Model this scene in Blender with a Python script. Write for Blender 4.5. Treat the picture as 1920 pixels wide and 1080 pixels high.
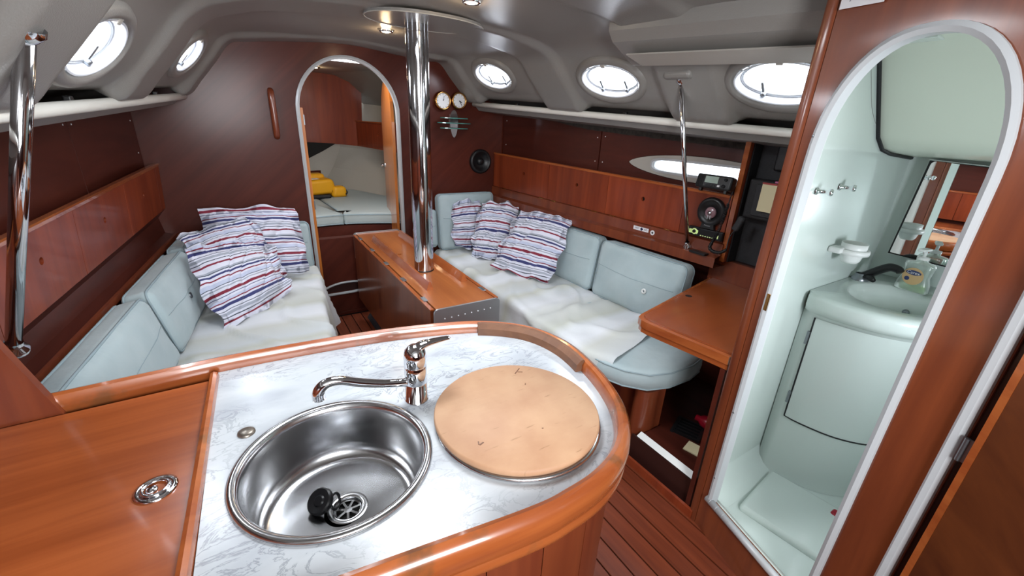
import bpy, bmesh, math, random
from mathutils import Vector, Matrix, noise
random.seed(7)
scene = bpy.context.scene
for o in list(bpy.data.objects):
    bpy.data.objects.remove(o, do_unlink=True)

# ---------------------------------------------------------------- camera
# axes of the boat: X to starboard, Y to the bow, Z up; the sole is Z = 0
cam_d = bpy.data.cameras.new('camera')
cam = bpy.data.objects.new('camera', cam_d)
scene.collection.objects.link(cam)
F_PX = 795.0
cam_d.sensor_width = 36.0
cam_d.lens = F_PX / 1920.0 * 36.0
cam_d.clip_start = 0.02
fwd = Vector((415 - 960, 200 - 540, F_PX)).normalized()
dwn = Vector((860 - 960, 2560 - 540, F_PX))
dwn = (dwn - fwd * dwn.dot(fwd)).normalized()
stb = dwn.cross(fwd)
if stb.x < 0:
    stb = -stb
upv = -dwn
rot = Matrix((
    (stb.x, -stb.y, -stb.z, 0.0),
    (fwd.x, -fwd.y, -fwd.z, 0.0),
    (upv.x, -upv.y, -upv.z, 1.6),
    (0, 0, 0, 1)))
cam.matrix_world = rot
scene.camera = cam

# ---------------------------------------------------------------- light
scene.view_settings.view_transform = 'Standard'
scene.view_settings.look = 'None'
scene.view_settings.gamma = 1.0
scene.view_settings.use_curve_mapping = False
scene.view_settings.exposure = 0.38

world = bpy.data.worlds.new('overcast_sky')
scene.world = world
world.use_nodes = True
wn = world.node_tree.nodes['Background']
wn.inputs['Color'].default_value = (0.86, 0.93, 1.0, 1)
wn.inputs['Strength'].default_value = 3.2


def area_light(name, loc, direction, sx, sy, power, col):
    d = bpy.data.lights.new(name, 'AREA')
    d.shape = 'RECTANGLE'
    d.size = sx
    d.size_y = sy
    d.energy = power
    d.color = col
    o = bpy.data.objects.new(name, d)
    scene.collection.objects.link(o)
    o.location = loc
    o.rotation_euler = Vector(direction).to_track_quat('-Z', 'Y').to_euler()
    return o


# daylight entering by the companionway behind the camera, the deck hatches and the portlights
area_light('companionway_daylight', (0.05, -1.02, 1.72), (0.12, 1.0, -0.15), 0.85, 0.85, 46, (0.96, 0.98, 1.0))
area_light('added_hatch_daylight', (0.48, 1.36, 2.07), (0, 0, -1), 0.48, 0.48, 15, (0.93, 0.97, 1.0))  # hatch out of view, added to light the saloon
area_light('fore_hatch_daylight', (0.80, 3.68, 1.996), (0, 0, -1), 0.42, 0.20, 8, (0.95, 0.97, 1.0))
PORT_POWER = 3.6


def oval_daylight(c, A, U, N, a, b, power, back):
    """daylight through an oval pane, emitting along N"""
    L = area_light('portlight_daylight', c, N, 2 * a, 2 * b, power, (0.94, 0.97, 1.0))
    L.data.shape = 'ELLIPSE'
    if A.cross(U).dot(N) > 0:
        A = -A
    q = c - N * back
    L.matrix_world = Matrix(((A.x, U.x, -N.x, q.x), (A.y, U.y, -N.y, q.y), (A.z, U.z, -N.z, q.z), (0, 0, 0, 1)))


# ---------------------------------------------------------------- helpers
COL = scene.collection


def lin(h):
    h = h.lstrip('#')
    r = []
    for i in (0, 2, 4):
        c = int(h[i:i + 2], 16) / 255.0
        r.append(c / 12.92 if c <= 0.04045 else ((c + 0.055) / 1.055) ** 2.4)
    return tuple(r) + (1.0,)


MATS = {}


def mat(name, color='#808080', rough=0.5, metal=0.0, coat=0.0, emit=None, estr=0.0, trans=0.0, ior=1.45,
        spec=0.5, bump=None, var=None, sheen=0.0, alpha=None, aniso=0.0):
    m = bpy.data.materials.new(name)
    MATS[name] = m
    m.use_nodes = True
    nt = m.node_tree
    b = nt.nodes['Principled BSDF']
    b.inputs['Base Color'].default_value = lin(color)
    b.inputs['Roughness'].default_value = rough
    b.inputs['Metallic'].default_value = metal
    b.inputs['Coat Weight'].default_value = coat
    b.inputs['Coat Roughness'].default_value = 0.08
    b.inputs['Transmission Weight'].default_value = trans
    b.inputs['IOR'].default_value = ior
    b.inputs['Specular IOR Level'].default_value = spec
    b.inputs['Sheen Weight'].default_value = sheen
    b.inputs['Anisotropic'].default_value = aniso
    if emit:
        b.inputs['Emission Color'].default_value = lin(emit)
        b.inputs['Emission Strength'].default_value = estr
    tc = nt.nodes.new('ShaderNodeTexCoord')
    if var:                                   # var = (scale, second colour, amount)
        n = nt.nodes.new('ShaderNodeTexNoise')
        n.inputs['Scale'].default_value = var[0]
        n.inputs['Detail'].default_value = 4
        nt.links.new(tc.outputs['Object'], n.inputs['Vector'])
        r = nt.nodes.new('ShaderNodeValToRGB')
        r.color_ramp.elements[0].position = 0.35
        r.color_ramp.elements[1].position = 0.7
        r.color_ramp.elements[0].color = lin(color)
        r.color_ramp.elements[1].color = lin(var[1])
        nt.links.new(n.outputs['Fac'], r.inputs['Fac'])
        nt.links.new(r.outputs['Color'], b.inputs['Base Color'])
    if bump:                                  # bump = (scale, strength)
        n = nt.nodes.new('ShaderNodeTexNoise')
        n.inputs['Scale'].default_value = bump[0]
        n.inputs['Detail'].default_value = 3
        nt.links.new(tc.outputs['Object'], n.inputs['Vector'])
        bp = nt.nodes.new('ShaderNodeBump')
        bp.inputs['Strength'].default_value = bump[1]
        bp.inputs['Distance'].default_value = 0.01
        nt.links.new(n.outputs['Fac'], bp.inputs['Height'])
        nt.links.new(bp.outputs['Normal'], b.inputs['Normal'])
    return m


def wood(name, c1, c2, grain='y', scale=1.0, rough=0.35, coat=0.5, coat_rough=0.12, rot=(0, 0, 0), contrast=(0.32, 0.72), worn=None, spec=0.5):
    """varnished mahogany / teak: stretched noise grain, per-object variation"""
    m = bpy.data.materials.new(name)
    MATS[name] = m
    m.use_nodes = True
    nt = m.node_tree
    b = nt.nodes['Principled BSDF']
    tc = nt.nodes.new('ShaderNodeTexCoord')
    oi = nt.nodes.new('ShaderNodeObjectInfo')
    mp = nt.nodes.new('ShaderNodeMapping')
    mp.vector_type = 'TEXTURE'                 # rotate first, then stretch along the grain
    mp.inputs['Rotation'].default_value = rot
    s = {'x': (1.6, 26, 26), 'y': (26, 1.6, 26), 'z': (26, 26, 1.6)}[grain]
    mp.inputs['Scale'].default_value = tuple(1.0 / (v * scale) for v in s)
    nt.links.new(tc.outputs['Object'], mp.inputs['Vector'])
    off = nt.nodes.new('ShaderNodeVectorMath')
    off.operation = 'ADD'
    nt.links.new(mp.outputs['Vector'], off.inputs[0])
    mul = nt.nodes.new('ShaderNodeMath')
    mul.operation = 'MULTIPLY'
    mul.inputs[1].default_value = 37.0
    nt.links.new(oi.outputs['Random'], mul.inputs[0])
    nt.links.new(mul.outputs[0], off.inputs[1])
    n = nt.nodes.new('ShaderNodeTexNoise')
    n.inputs['Scale'].default_value = 1.0
    n.inputs['Detail'].default_value = 5
    n.inputs['Roughness'].default_value = 0.6
    n.inputs['Distortion'].default_value = 0.6
    nt.links.new(off.outputs['Vector'], n.inputs['Vector'])
    r = nt.nodes.new('ShaderNodeValToRGB')
    r.color_ramp.elements[0].position = contrast[0]
    r.color_ramp.elements[1].position = contrast[1]
    r.color_ramp.elements[0].color = lin(c1)
    r.color_ramp.elements[1].color = lin(c2)
    nt.links.new(n.outputs['Fac'], r.inputs['Fac'])
    # broad tone drift over the board
    n2 = nt.nodes.new('ShaderNodeTexNoise')
    n2.inputs['Scale'].default_value = 2.2
    n2.inputs['Detail'].default_value = 2
    nt.links.new(tc.outputs['Object'], n2.inputs['Vector'])
    hs = nt.nodes.new('ShaderNodeHueSaturation')
    mr = nt.nodes.new('ShaderNodeMapRange')
    mr.inputs['To Min'].default_value = 0.78
    mr.inputs['To Max'].default_value = 1.22
    ad = nt.nodes.new('ShaderNodeMath')
    ad.operation = 'ADD'
    mm = nt.nodes.new('ShaderNodeMath')
    mm.operation = 'MULTIPLY_ADD'
    mm.inputs[1].default_value = 0.35
    mm.inputs[2].default_value = -0.17
    nt.links.new(oi.outputs['Random'], mm.inputs[0])
    nt.links.new(n2.outputs['Fac'], ad.inputs[0])
    nt.links.new(mm.outputs[0], ad.inputs[1])
    nt.links.new(ad.outputs[0], mr.inputs['Value'])
    nt.links.new(mr.outputs['Result'], hs.inputs['Value'])
    nt.links.new(r.outputs['Color'], hs.inputs['Color'])
    col_out = hs.outputs['Color']
    if worn:                                   # worn varnish with a shape of its own
        n3 = nt.nodes.new('ShaderNodeTexNoise')
        n3.inputs['Scale'].default_value = 9
        n3.inputs['Detail'].default_value = 6
        nt.links.new(tc.outputs['Object'], n3.inputs['Vector'])
        r3 = nt.nodes.new('ShaderNodeValToRGB')
        r3.color_ramp.elements[0].position = 0.6
        r3.color_ramp.elements[1].position = 0.68
        nt.links.new(n3.outputs['Fac'], r3.inputs['Fac'])
        mx = nt.nodes.new('ShaderNodeMix')
        mx.data_type = 'RGBA'
        nt.links.new(r3.outputs['Color'], mx.inputs['Factor'])
        nt.links.new(col_out, mx.inputs[6])
        mx.inputs[7].default_value = lin(worn)
        col_out = mx.outputs[2]
    nt.links.new(col_out, b.inputs['Base Color'])
    b.inputs['Roughness'].default_value = rough
    b.inputs['Coat Weight'].default_value = coat
    b.inputs['Coat Roughness'].default_value = coat_rough
    b.inputs['Specular IOR Level'].default_value = spec
    return m


def root_of(name, loc):
    o = bpy.data.objects.new(name, None)
    o.empty_display_size = 0.05
    COL.objects.link(o)
    o.location = loc
    return o


def tag(o, label=None, cat=None, group=None, kind=None):
    if label:
        o['label'] = label
    if cat:
        o['category'] = cat
    if group:
        o['group'] = group
    if kind:
        o['kind'] = kind
    return o


def thing(name, label, cat, loc, group=None, kind=None):
    return tag(root_of(name, loc), label, cat, group, kind)


def wloc(o):
    v = Vector(o.location)
    while o.parent:
        o = o.parent
        v += Vector(o.location)
    return v


def mk(name, verts, faces, material, parent=None, smooth=False, uvs=None, label=None, autosmooth=None):
    """one mesh object from world coordinates; origin at its base centre"""
    vs = [Vector(v) for v in verts]
    lo = Vector((min(v.x for v in vs), min(v.y for v in vs), min(v.z for v in vs)))
    hi = Vector((max(v.x for v in vs), max(v.y for v in vs), max(v.z for v in vs)))
    org = Vector(((lo.x + hi.x) / 2, (lo.y + hi.y) / 2, lo.z))
    me = bpy.data.meshes.new(name)
    me.from_pydata([tuple(v - org) for v in vs], [], faces)
    me.update()
    o = bpy.data.objects.new(name, me)
    COL.objects.link(o)
    if uvs:
        ul = me.uv_layers.new(name='UVMap')
        for lp in me.loops:
            ul.data[lp.index].uv = uvs[lp.vertex_index]
    if smooth or autosmooth is not None:
        for p in me.polygons:
            p.use_smooth = True
    if autosmooth is not None:
        bm = bmesh.new()
        bm.from_mesh(me)
        for e in bm.edges:
            if len(e.link_faces) == 2 and e.calc_face_angle(0) > autosmooth:
                e.smooth = False
        bm.to_mesh(me)
        bm.free()
    if isinstance(material, str):
        material = MATS[material]
    if material:
        me.materials.append(material)
    if parent is not None:
        o.parent = parent
        o.location = org - wloc(parent)
    else:
        o.location = org
    if label:
        o['label'] = label
    return o


class G:
    """geometry collector"""

    def __init__(s):
        s.v = []
        s.f = []

    def add(s, v, f):
        n = len(s.v)
        s.v += [Vector(x) for x in v]
        s.f += [tuple(i + n for i in q) for q in f]
        return s

    def box(s, lo, hi):
        (a, b, c), (d, e, f) = lo, hi
        return s.add([(a, b, c), (d, b, c), (d, e, c), (a, e, c), (a, b, f), (d, b, f), (d, e, f), (a, e, f)],
                     [(0, 3, 2, 1), (4, 5, 6, 7), (0, 1, 5, 4), (1, 2, 6, 5), (2, 3, 7, 6), (3, 0, 4, 7)])

    def obox(s, c, ax, ay, az, hx, hy, hz):
        """oriented box, axes need not be unit; half sizes"""
        c = Vector(c)
        ax, ay, az = Vector(ax).normalized() * hx, Vector(ay).normalized() * hy, Vector(az).normalized() * hz
        v = [c + ax * i + ay * j + az * k for k in (-1, 1) for (i, j) in ((-1, -1), (1, -1), (1, 1), (-1, 1))]
        return s.add(v, [(0, 3, 2, 1), (4, 5, 6, 7), (0, 1, 5, 4), (1, 2, 6, 5), (2, 3, 7, 6), (3, 0, 4, 7)])

    def bbox(s, c, ax, ay, az, hx, hy, hz, r=0.01, seg=2):
        """oriented rounded box"""
        v, f = rbox((hx, hy, hz), r, seg)
        M = Matrix((Vector(ax).normalized(), Vector(ay).normalized(), Vector(az).normalized())).transposed()
        return s.add([Vector(c) + M @ Vector(p) for p in v], f)

    def tube(s, pts, r, seg=12, closed=False, cap=True):
        pts = [Vector(p) for p in pts]
        n = len(pts)
        rr = r if hasattr(r, '__len__') else [r] * n
        tang = []
        for i in range(n):
            if closed:
                t = pts[(i + 1) % n] - pts[i - 1]
            else:
                t = pts[min(i + 1, n - 1)] - pts[max(i - 1, 0)]
            tang.append(t.normalized())
        up = Vector((0, 0, 1)) if abs(tang[0].z) < 0.9 else Vector((1, 0, 0))
        nrm = (up - tang[0] * up.dot(tang[0])).normalized()
        vs, fs = [], []
        for i in range(n):
            t = tang[i]
            nrm = (nrm - t * nrm.dot(t)).normalized()
            bn = t.cross(nrm)
            for k in range(seg):
                a = 2 * math.pi * k / seg
                vs.append(pts[i] + (nrm * math.cos(a) + bn * math.sin(a)) * rr[i])
        m = n if closed else n - 1
        for i in range(m):
            j = (i + 1) % n
            for k in range(seg):
                l = (k + 1) % seg
                fs.append((i * seg + k, i * seg + l, j * seg + l, j * seg + k))
        if cap and not closed:
            fs.append(tuple(reversed(range(seg))))
            fs.append(tuple((n - 1) * seg + k for k in range(seg)))
        return s.add(vs, fs)

    def lathe(s, prof, c=(0, 0, 0), axis=(0, 0, 1), seg=32, xdir=None, caps=False):
        """prof: (radius, height) along axis"""
        az = Vector(axis).normalized()
        ref = Vector(xdir) if xdir else (Vector((1, 0, 0)) if abs(az.x) < 0.9 else Vector((0, 1, 0)))
        ax = (ref - az * ref.dot(az)).normalized()
        ay = az.cross(ax)
        c = Vector(c)
        vs, fs = [], []
        for (r, h) in prof:
            for k in range(seg):
                a = 2 * math.pi * k / seg
                vs.append(c + az * h + (ax * math.cos(a) + ay * math.sin(a)) * r)
        for i in range(len(prof) - 1):
            for k in range(seg):
                l = (k + 1) % seg
                fs.append((i * seg + k, i * seg + l, (i + 1) * seg + l, (i + 1) * seg + k))
        if caps:
            fs.append(tuple(reversed(range(seg))))
            fs.append(tuple((len(prof) - 1) * seg + k for k in range(seg)))
        return s.add(vs, fs)

    def prism(s, poly, org, U, V, N, t0, t1):
        """polygon (u,v) extruded along N from t0 to t1"""
        org, U, V, N = Vector(org), Vector(U), Vector(V), Vector(N)
        n = len(poly)
        vs = [org + U * u + V * v + N * t0 for u, v in poly] + [org + U * u + V * v + N * t1 for u, v in poly]
        fs = [tuple(reversed(range(n))), tuple(range(n, 2 * n))]
        for i in range(n):
            j = (i + 1) % n
            fs.append((i, j, n + j, n + i))
        return s.add(vs, fs)

    def holed(s, outer, holes, org, U, V, N, t0, t1):
        """plate with holes"""
        bm = bmesh.new()
        loops = []
        for lp in [outer] + holes:
            vv = [bm.verts.new((u, v, 0)) for u, v in lp]
            loops.append(len(vv))
            for i in range(len(vv)):
                bm.edges.new((vv[i], vv[(i + 1) % len(vv)]))
        bm.verts.index_update()
        bmesh.ops.triangle_fill(bm, use_beauty=True, use_dissolve=False, edges=bm.edges[:])
        bm.verts.index_update()
        p = [(v.co.x, v.co.y) for v in bm.verts]
        tri = [tuple(v.index for v in f.verts) for f in bm.faces]
        bm.free()
        org, U, V, N = Vector(org), Vector(U), Vector(V), Vector(N)
        n = len(p)
        vs = [org + U * u + V * v + N * t0 for u, v in p] + [org + U * u + V * v + N * t1 for u, v in p]
        fs = list(tri) + [tuple(n + i for i in reversed(t)) for t in tri]
        k = 0
        for ln in loops:
            for i in range(ln):
                a, b = k + i, k + (i + 1) % ln
                fs.append((a, b, n + b, n + a))
            k += ln
        return s.add(vs, fs)

    def mk(s, name, material, parent=None, **kw):
        return mk(name, s.v, s.f, material, parent, **kw)


def rbox(half, r, seg=3, grid=1):
    """box with rounded edges, as verts and quads (cube sphere mapping)"""
    hx, hy, hz = half
    r = min(r, hx, hy, hz)
    inner = Vector((hx - r, hy - r, hz - r))
    vs, fs, key = [], [], {}

    def coords(h, ih):
        c = [-h + (r * (1 - math.cos(math.pi / 2 * i / seg)) if False else 0) for i in range(0)]
        out = []
        for i in range(seg):
            out.append(('e', -1, i / seg))
        for i in range(grid + 1):
            out.append(('m', -ih + 2 * ih * i / grid if grid else 0, 0))
        for i in range(1, seg + 1):
            out.append(('e', 1, 1 - i / seg))
        return out

    axes = (coords(hx, inner.x), coords(hy, inner.y), coords(hz, inner.z))

    def val(a, t):
        k = axes[a][t]
        if k[0] == 'm':
            return k[1], 0.0
        return k[1] * inner[a], k[1] * (1 - k[2])

    def vert(i, j, k):
        kk = (i, j, k)
        if kk in key:
            return key[kk]
        b = Vector((0, 0, 0))
        d = Vector((0, 0, 0))
        for a, t in enumerate(kk):
            bb, dd = val(a, t)
            b[a] = bb
            d[a] = math.tan(dd * math.pi / 4)
        if d.length > 0:
            d.normalize()
        key[kk] = len(vs)
        vs.append(b + d * r)
        return key[kk]

    nx, ny, nz = (len(a) - 1 for a in axes)
    for i in range(nx):
        for j in range(ny):
            fs.append((vert(i, j, 0), vert(i, j + 1, 0), vert(i + 1, j + 1, 0), vert(i + 1, j, 0)))
            fs.append((vert(i, j, nz), vert(i + 1, j, nz), vert(i + 1, j + 1, nz), vert(i, j + 1, nz)))
    for i in range(nx):
        for k in range(nz):
            fs.append((vert(i, 0, k), vert(i + 1, 0, k), vert(i + 1, 0, k + 1), vert(i, 0, k + 1)))
            fs.append((vert(i, ny, k), vert(i, ny, k + 1), vert(i + 1, ny, k + 1), vert(i + 1, ny, k)))
    for j in range(ny):
        for k in range(nz):
            fs.append((vert(0, j, k), vert(0, j, k + 1), vert(0, j + 1, k + 1), vert(0, j + 1, k)))
            fs.append((vert(nx, j, k), vert(nx, j + 1, k), vert(nx, j + 1, k + 1), vert(nx, j, k + 1)))
    return vs, fs


def arch(u0, u1, v0, vspring, vtop, n=28, power=2.0):
    """closed loop of an arched opening, counter-clockwise"""
    c, h = (u0 + u1) / 2, (u1 - u0) / 2
    p = [(u0, v0), (u1, v0)]
    for i in range(n + 1):
        a = math.pi * i / n
        cs, sn = math.cos(a), math.sin(a)
        p.append((c + h * math.copysign(abs(cs) ** (2 / power), cs), vspring + (vtop - vspring) * abs(sn) ** (2 / power)))
    return p


def smooth_path(pts, per=8, closed=False):
    P = [Vector(p) for p in pts]
    n = len(P)
    out = []
    m = n if closed else n - 1
    for i in range(m):
        if closed:
            a, b, c, d = P[i - 1], P[i], P[(i + 1) % n], P[(i + 2) % n]
        else:
            a, b, c, d = P[max(i - 1, 0)], P[i], P[i + 1], P[min(i + 2, n - 1)]
        for k in range(per):
            t = k / per
            out.append(0.5 * ((2 * b) + (-a + c) * t + (2 * a - 5 * b + 4 * c - d) * t * t + (-a + 3 * b - 3 * c + d) * t ** 3))
    if not closed:
        out.append(P[-1])
    return out


def text_mesh(name, s, org, U, V, size, material, parent, depth=0.0006, align='CENTER'):
    cu = bpy.data.curves.new(name, 'FONT')
    cu.body = s
    cu.size = size
    cu.align_x = align
    cu.align_y = 'CENTER'
    tmp = bpy.data.objects.new(name, cu)
    COL.objects.link(tmp)
    dg = bpy.context.evaluated_depsgraph_get()
    me0 = bpy.data.meshes.new_from_object(tmp.evaluated_get(dg))
    U, V = Vector(U).normalized(), Vector(V).normalized()
    vs = [Vector(org) + U * v.co.x + V * v.co.y for v in me0.vertices]
    fs = [tuple(p.vertices) for p in me0.polygons]
    bpy.data.objects.remove(tmp, do_unlink=True)
    bpy.data.meshes.remove(me0)
    bpy.data.curves.remove(cu)
    return mk(name, vs, fs, material, parent)


X, Y, Z = Vector((1, 0, 0)), Vector((0, 1, 0)), Vector((0, 0, 1))
# ---------------------------------------------------------------- materials
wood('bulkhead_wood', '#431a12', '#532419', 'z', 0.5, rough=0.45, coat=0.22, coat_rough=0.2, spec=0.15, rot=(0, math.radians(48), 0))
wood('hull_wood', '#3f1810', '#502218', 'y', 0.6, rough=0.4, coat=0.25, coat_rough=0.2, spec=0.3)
wood('locker_wood', '#702c16', '#8c3d1f', 'z', 0.6, rough=0.4, coat=0.3, spec=0.3)
wood('panel_wood', '#652b19', '#824023', 'z', 0.5, rough=0.34, coat=0.5)
wood('shower_wall_wood', '#66301c', '#834324', 'z', 0.5, rough=0.32, coat=0.5)
wood('chart_wood', '#7b391b', '#914a22', 'x', 0.35, rough=0.3, coat=0.6, coat_rough=0.12, contrast=(0.2, 0.85))
wood('counter_wood', '#843f1c', '#a3562b', 'x', 0.6, rough=0.26, coat=0.7, coat_rough=0.1)
wood('trim_wood', '#8e4420', '#ab5f30', 'y', 0.7, rough=0.25, coat=0.8, coat_rough=0.08)
wood('fiddle_wood', '#8f4722', '#ab5f30', 'x', 0.7, rough=0.26, coat=0.8, coat_rough=0.08, worn='#7c4a2a')
wood('dull_wood', '#623f2b', '#7a5238', 'x', 0.9, rough=0.5, coat=0.1)
wood('leaf_wood', '#5a2716', '#7a3f20', 'z', 0.5, rough=0.3, coat=0.6, coat_rough=0.12)
wood('table_wood', '#8f4a22', '#ae6836', 'y', 0.55, rough=0.28, coat=0.7, coat_rough=0.1)
wood('teak_plank', '#5f2917', '#7c3b22', 'y', 1.0, rough=0.42, coat=0.1, coat_rough=0.3, spec=0.3)
wood('door_wood', '#a2531c', '#c97a33', 'z', 0.5, rough=0.28, coat=0.7, coat_rough=0.1)
wood('dark_door_wood', '#4f2613', '#6b381b', 'y', 0.5, rough=0.35, coat=0.5, rot=(math.radians(35), 0, 0))
mat('caulk', '#0b0908', 0.8, spec=0.1)
mat('headliner', '#7f7c78', 0.30, bump=(220, 0.10), spec=0.45, var=(1.2, '#84817d'))
mat('headliner_trim', '#aaa59d', 0.5, bump=(220, 0.06))
mat('white_rail', '#e2e0d8', 0.3)
mat('steel', '#c8c8cb', 0.07, metal=1.0)
mat('chrome', '#e0e2e6', 0.05, metal=1.0)
mat('sink_steel', '#bfc0c2', 0.2, metal=1.0, aniso=0.4)
mat('aluminium', '#b4b7bb', 0.34, metal=0.85)
mat('grey_trim', '#b9bbbd', 0.4, metal=0.2)
mat('white_trim', '#bcc0c3', 0.33)
mat('gelcoat', '#d4dfda', 0.16, coat=0.4)
mat('gelcoat_panel', '#d6decf', 0.3)
mat('white_plastic', '#e6e8e6', 0.3)
mat('black_plastic', '#141416', 0.38)
mat('black_soft', '#1b1b1d', 0.6, bump=(160, 0.2))
mat('charcoal_board', '#2b2b2e', 0.65, bump=(300, 0.3))
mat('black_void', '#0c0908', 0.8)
mat('dark_panel', '#2a110d', 0.45, coat=0.3)
mat('cushion_blue', '#abbabd', 0.75, sheen=0.2, bump=(16, 0.35), var=(6, '#9fb0b4'))
mat('piping_blue', '#8fa0a6', 0.7)
mat('berth_grey', '#9fa8a6', 0.8, bump=(35, 0.12))
mat('hull_carpet', '#b9b2a6', 0.95, bump=(160, 0.35))
mat('brass', '#b98a52', 0.18, metal=1.0)
mat('dial_white', '#e9ecef', 0.4)
mat('ink', '#1a1c22', 0.5)
mat('navy_ink', '#1b2350', 0.5)
mat('yellow_bag', '#e0a012', 0.5, bump=(60, 0.1))
mat('tag_white', '#d9d2c8', 0.6)
mat('red_plastic', '#a3142a', 0.3)
mat('cream_paper', '#d3c9a4', 0.8)
mat('red_edge', '#9c3b3a', 0.6)
mat('pink_paper', '#b86a8e', 0.6)
mat('board_end', '#b98355', 0.6)
mat('lcd', '#9fb0a4', 0.3)
mat('lime_glow', '#cfe39a', 0.4, emit='#cfe39a', estr=0.25)  # print glows slightly through emission in the material
mat('pink_cone', '#8c6a72', 0.25, coat=0.6)
mat('silver_plastic', '#b8bcc0', 0.3, metal=0.6)
mat('green_glass', '#5f958a', 0.08, trans=0.5)
mat('soap_green', '#9ccf6a', 0.12, trans=0.5)
mat('clear_plastic', '#d7e2da', 0.12, trans=0.7)
mat('soap_label', '#c9a97a', 0.5)
mat('label_blue', '#2b3a66', 0.5)
mat('mirror', '#f2f4f4', 0.01, metal=1.0)
mat('tumbler', '#c9d3d0', 0.05, trans=0.85)
mat('rubber', '#101013', 0.35)
mat('sign_white', '#e3e3e6', 0.5)
mat('bronze_cap', '#8c857c', 0.35, metal=0.8, var=(90, '#6f675d'))
mat('warm_lamp', '#fff0d8', 0.4, emit='#ffd9a0', estr=16.0)
mat('hinge_metal', '#8f9499', 0.3, metal=0.9)
mat('dark_strip', '#3a342e', 0.9, var=(40, '#221d1a'))
mat('window_white', '#dfe3ea', 0.3)
mat('purple_seal', '#8f8fc4', 0.5)


def glass_pane(name, tint):
    m = bpy.data.materials.new(name)
    MATS[name] = m
    m.use_nodes = True
    nt = m.node_tree
    nt.nodes.remove(nt.nodes['Principled BSDF'])
    out = nt.nodes['Material Output']
    tr = nt.nodes.new('ShaderNodeBsdfTransparent')
    tr.inputs['Color'].default_value = tint
    gl = nt.nodes.new('ShaderNodeBsdfGlossy')
    gl.inputs['Roughness'].default_value = 0.03
    lw = nt.nodes.new('ShaderNodeLayerWeight')
    pw = nt.nodes.new('ShaderNodeMath')
    pw.operation = 'POWER'
    pw.inputs[1].default_value = 5.0
    nt.links.new(lw.outputs['Facing'], pw.inputs[0])
    fr = nt.nodes.new('ShaderNodeMath')
    fr.operation = 'MULTIPLY_ADD'
    fr.inputs[1].default_value = 0.6
    fr.inputs[2].default_value = 0.04
    nt.links.new(pw.outputs[0], fr.inputs[0])
    mx = nt.nodes.new('ShaderNodeMixShader')
    nt.links.new(fr.outputs[0], mx.inputs[0])
    nt.links.new(tr.outputs[0], mx.inputs[1])
    nt.links.new(gl.outputs[0], mx.inputs[2])
    nt.links.new(mx.outputs[0], out.inputs['Surface'])
    return m


glass_pane('pane_glass', (0.93, 0.95, 1.0, 1))


def ramp_mat(name, stops, coord, scale, rough, bumpv=None, noise_mix=0.0, axis=1):
    """stripes from a ramp along one UV axis"""
    m = bpy.data.materials.new(name)
    MATS[name] = m
    m.use_nodes = True
    nt = m.node_tree
    b = nt.nodes['Principled BSDF']
    b.inputs['Roughness'].default_value = rough
    b.inputs['Sheen Weight'].default_value = 0.15
    tc = nt.nodes.new('ShaderNodeTexCoord')
    sp = nt.nodes.new('ShaderNodeSeparateXYZ')
    nt.links.new(tc.outputs['UV'], sp.inputs[0])
    mu = nt.nodes.new('ShaderNodeMath')
    mu.operation = 'MULTIPLY'
    mu.inputs[1].default_value = scale
    nt.links.new(sp.outputs[axis], mu.inputs[0])
    fr = nt.nodes.new('ShaderNodeMath')
    fr.operation = 'FRACT'
    nt.links.new(mu.outputs[0], fr.inputs[0])
    rp = nt.nodes.new('ShaderNodeValToRGB')
    cr = rp.color_ramp
    cr.interpolation = 'CONSTANT' if not noise_mix else 'LINEAR'
    while len(cr.elements) < len(stops):
        cr.elements.new(0.5)
    for e, (p, c) in zip(cr.elements, stops):
        e.position = p
        e.color = lin(c)
    nt.links.new(fr.outputs[0], rp.inputs['Fac'])
    nt.links.new(rp.outputs['Color'], b.inputs['Base Color'])
    if bumpv:
        n = nt.nodes.new('ShaderNodeTexNoise')
        n.inputs['Scale'].default_value = bumpv[0]
        n.inputs['Detail'].default_value = 3
        nt.links.new(tc.outputs['Object'], n.inputs['Vector'])
        bp = nt.nodes.new('ShaderNodeBump')
        bp.inputs['Strength'].default_value = bumpv[1]
        bp.inputs['Distance'].default_value = 0.01
        nt.links.new(n.outputs['Fac'], bp.inputs['Height'])
        nt.links.new(bp.outputs['Normal'], b.inputs['Normal'])
    return m


W_, R_, N_, G_, L_, K_ = '#d3d5e2', '#7d2036', '#34386a', '#9ea3b0', '#b9c0d6', '#4a4f5c'
st, p = [], 0.0
for wdt, c in [(7, W_), (3, R_), (4, W_), (1.5, K_), (3, W_), (4, G_), (2, W_), (1.2, K_), (4, W_), (5, N_), (3, W_), (1.5, R_),
               (4, L_), (3, W_), (1.2, N_), (3, W_), (4.5, R_), (4, W_), (2, G_), (2, W_), (1.2, K_), (6, L_), (3, W_), (2, R_),
               (4, W_), (3, N_), (3, W_), (1.3, K_), (3, G_)]:
    st.append((p, c))
    p += wdt
st = [(a / p, c) for a, c in st]
ramp_mat('striped_cotton', st, 'UV', 1.5, 0.85, (38, 0.18))
ramp_mat('cream_throw', [(0.0, '#c2c7c9'), (0.16, '#c1c3bd'), (0.24, '#d5d8dc'), (0.36, '#d1d5d8'), (0.44, '#bcbfb6'), (0.56, '#c4c7c3'),
                         (0.66, '#c2c5c2'), (0.76, '#d6d9dd'), (0.86, '#ccd0d2'), (0.94, '#bbbdb3'), (1.0, '#c2c7c9')],
         'UV', 2.2, 0.9, (30, 0.1), noise_mix=1.0, axis=0)


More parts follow.
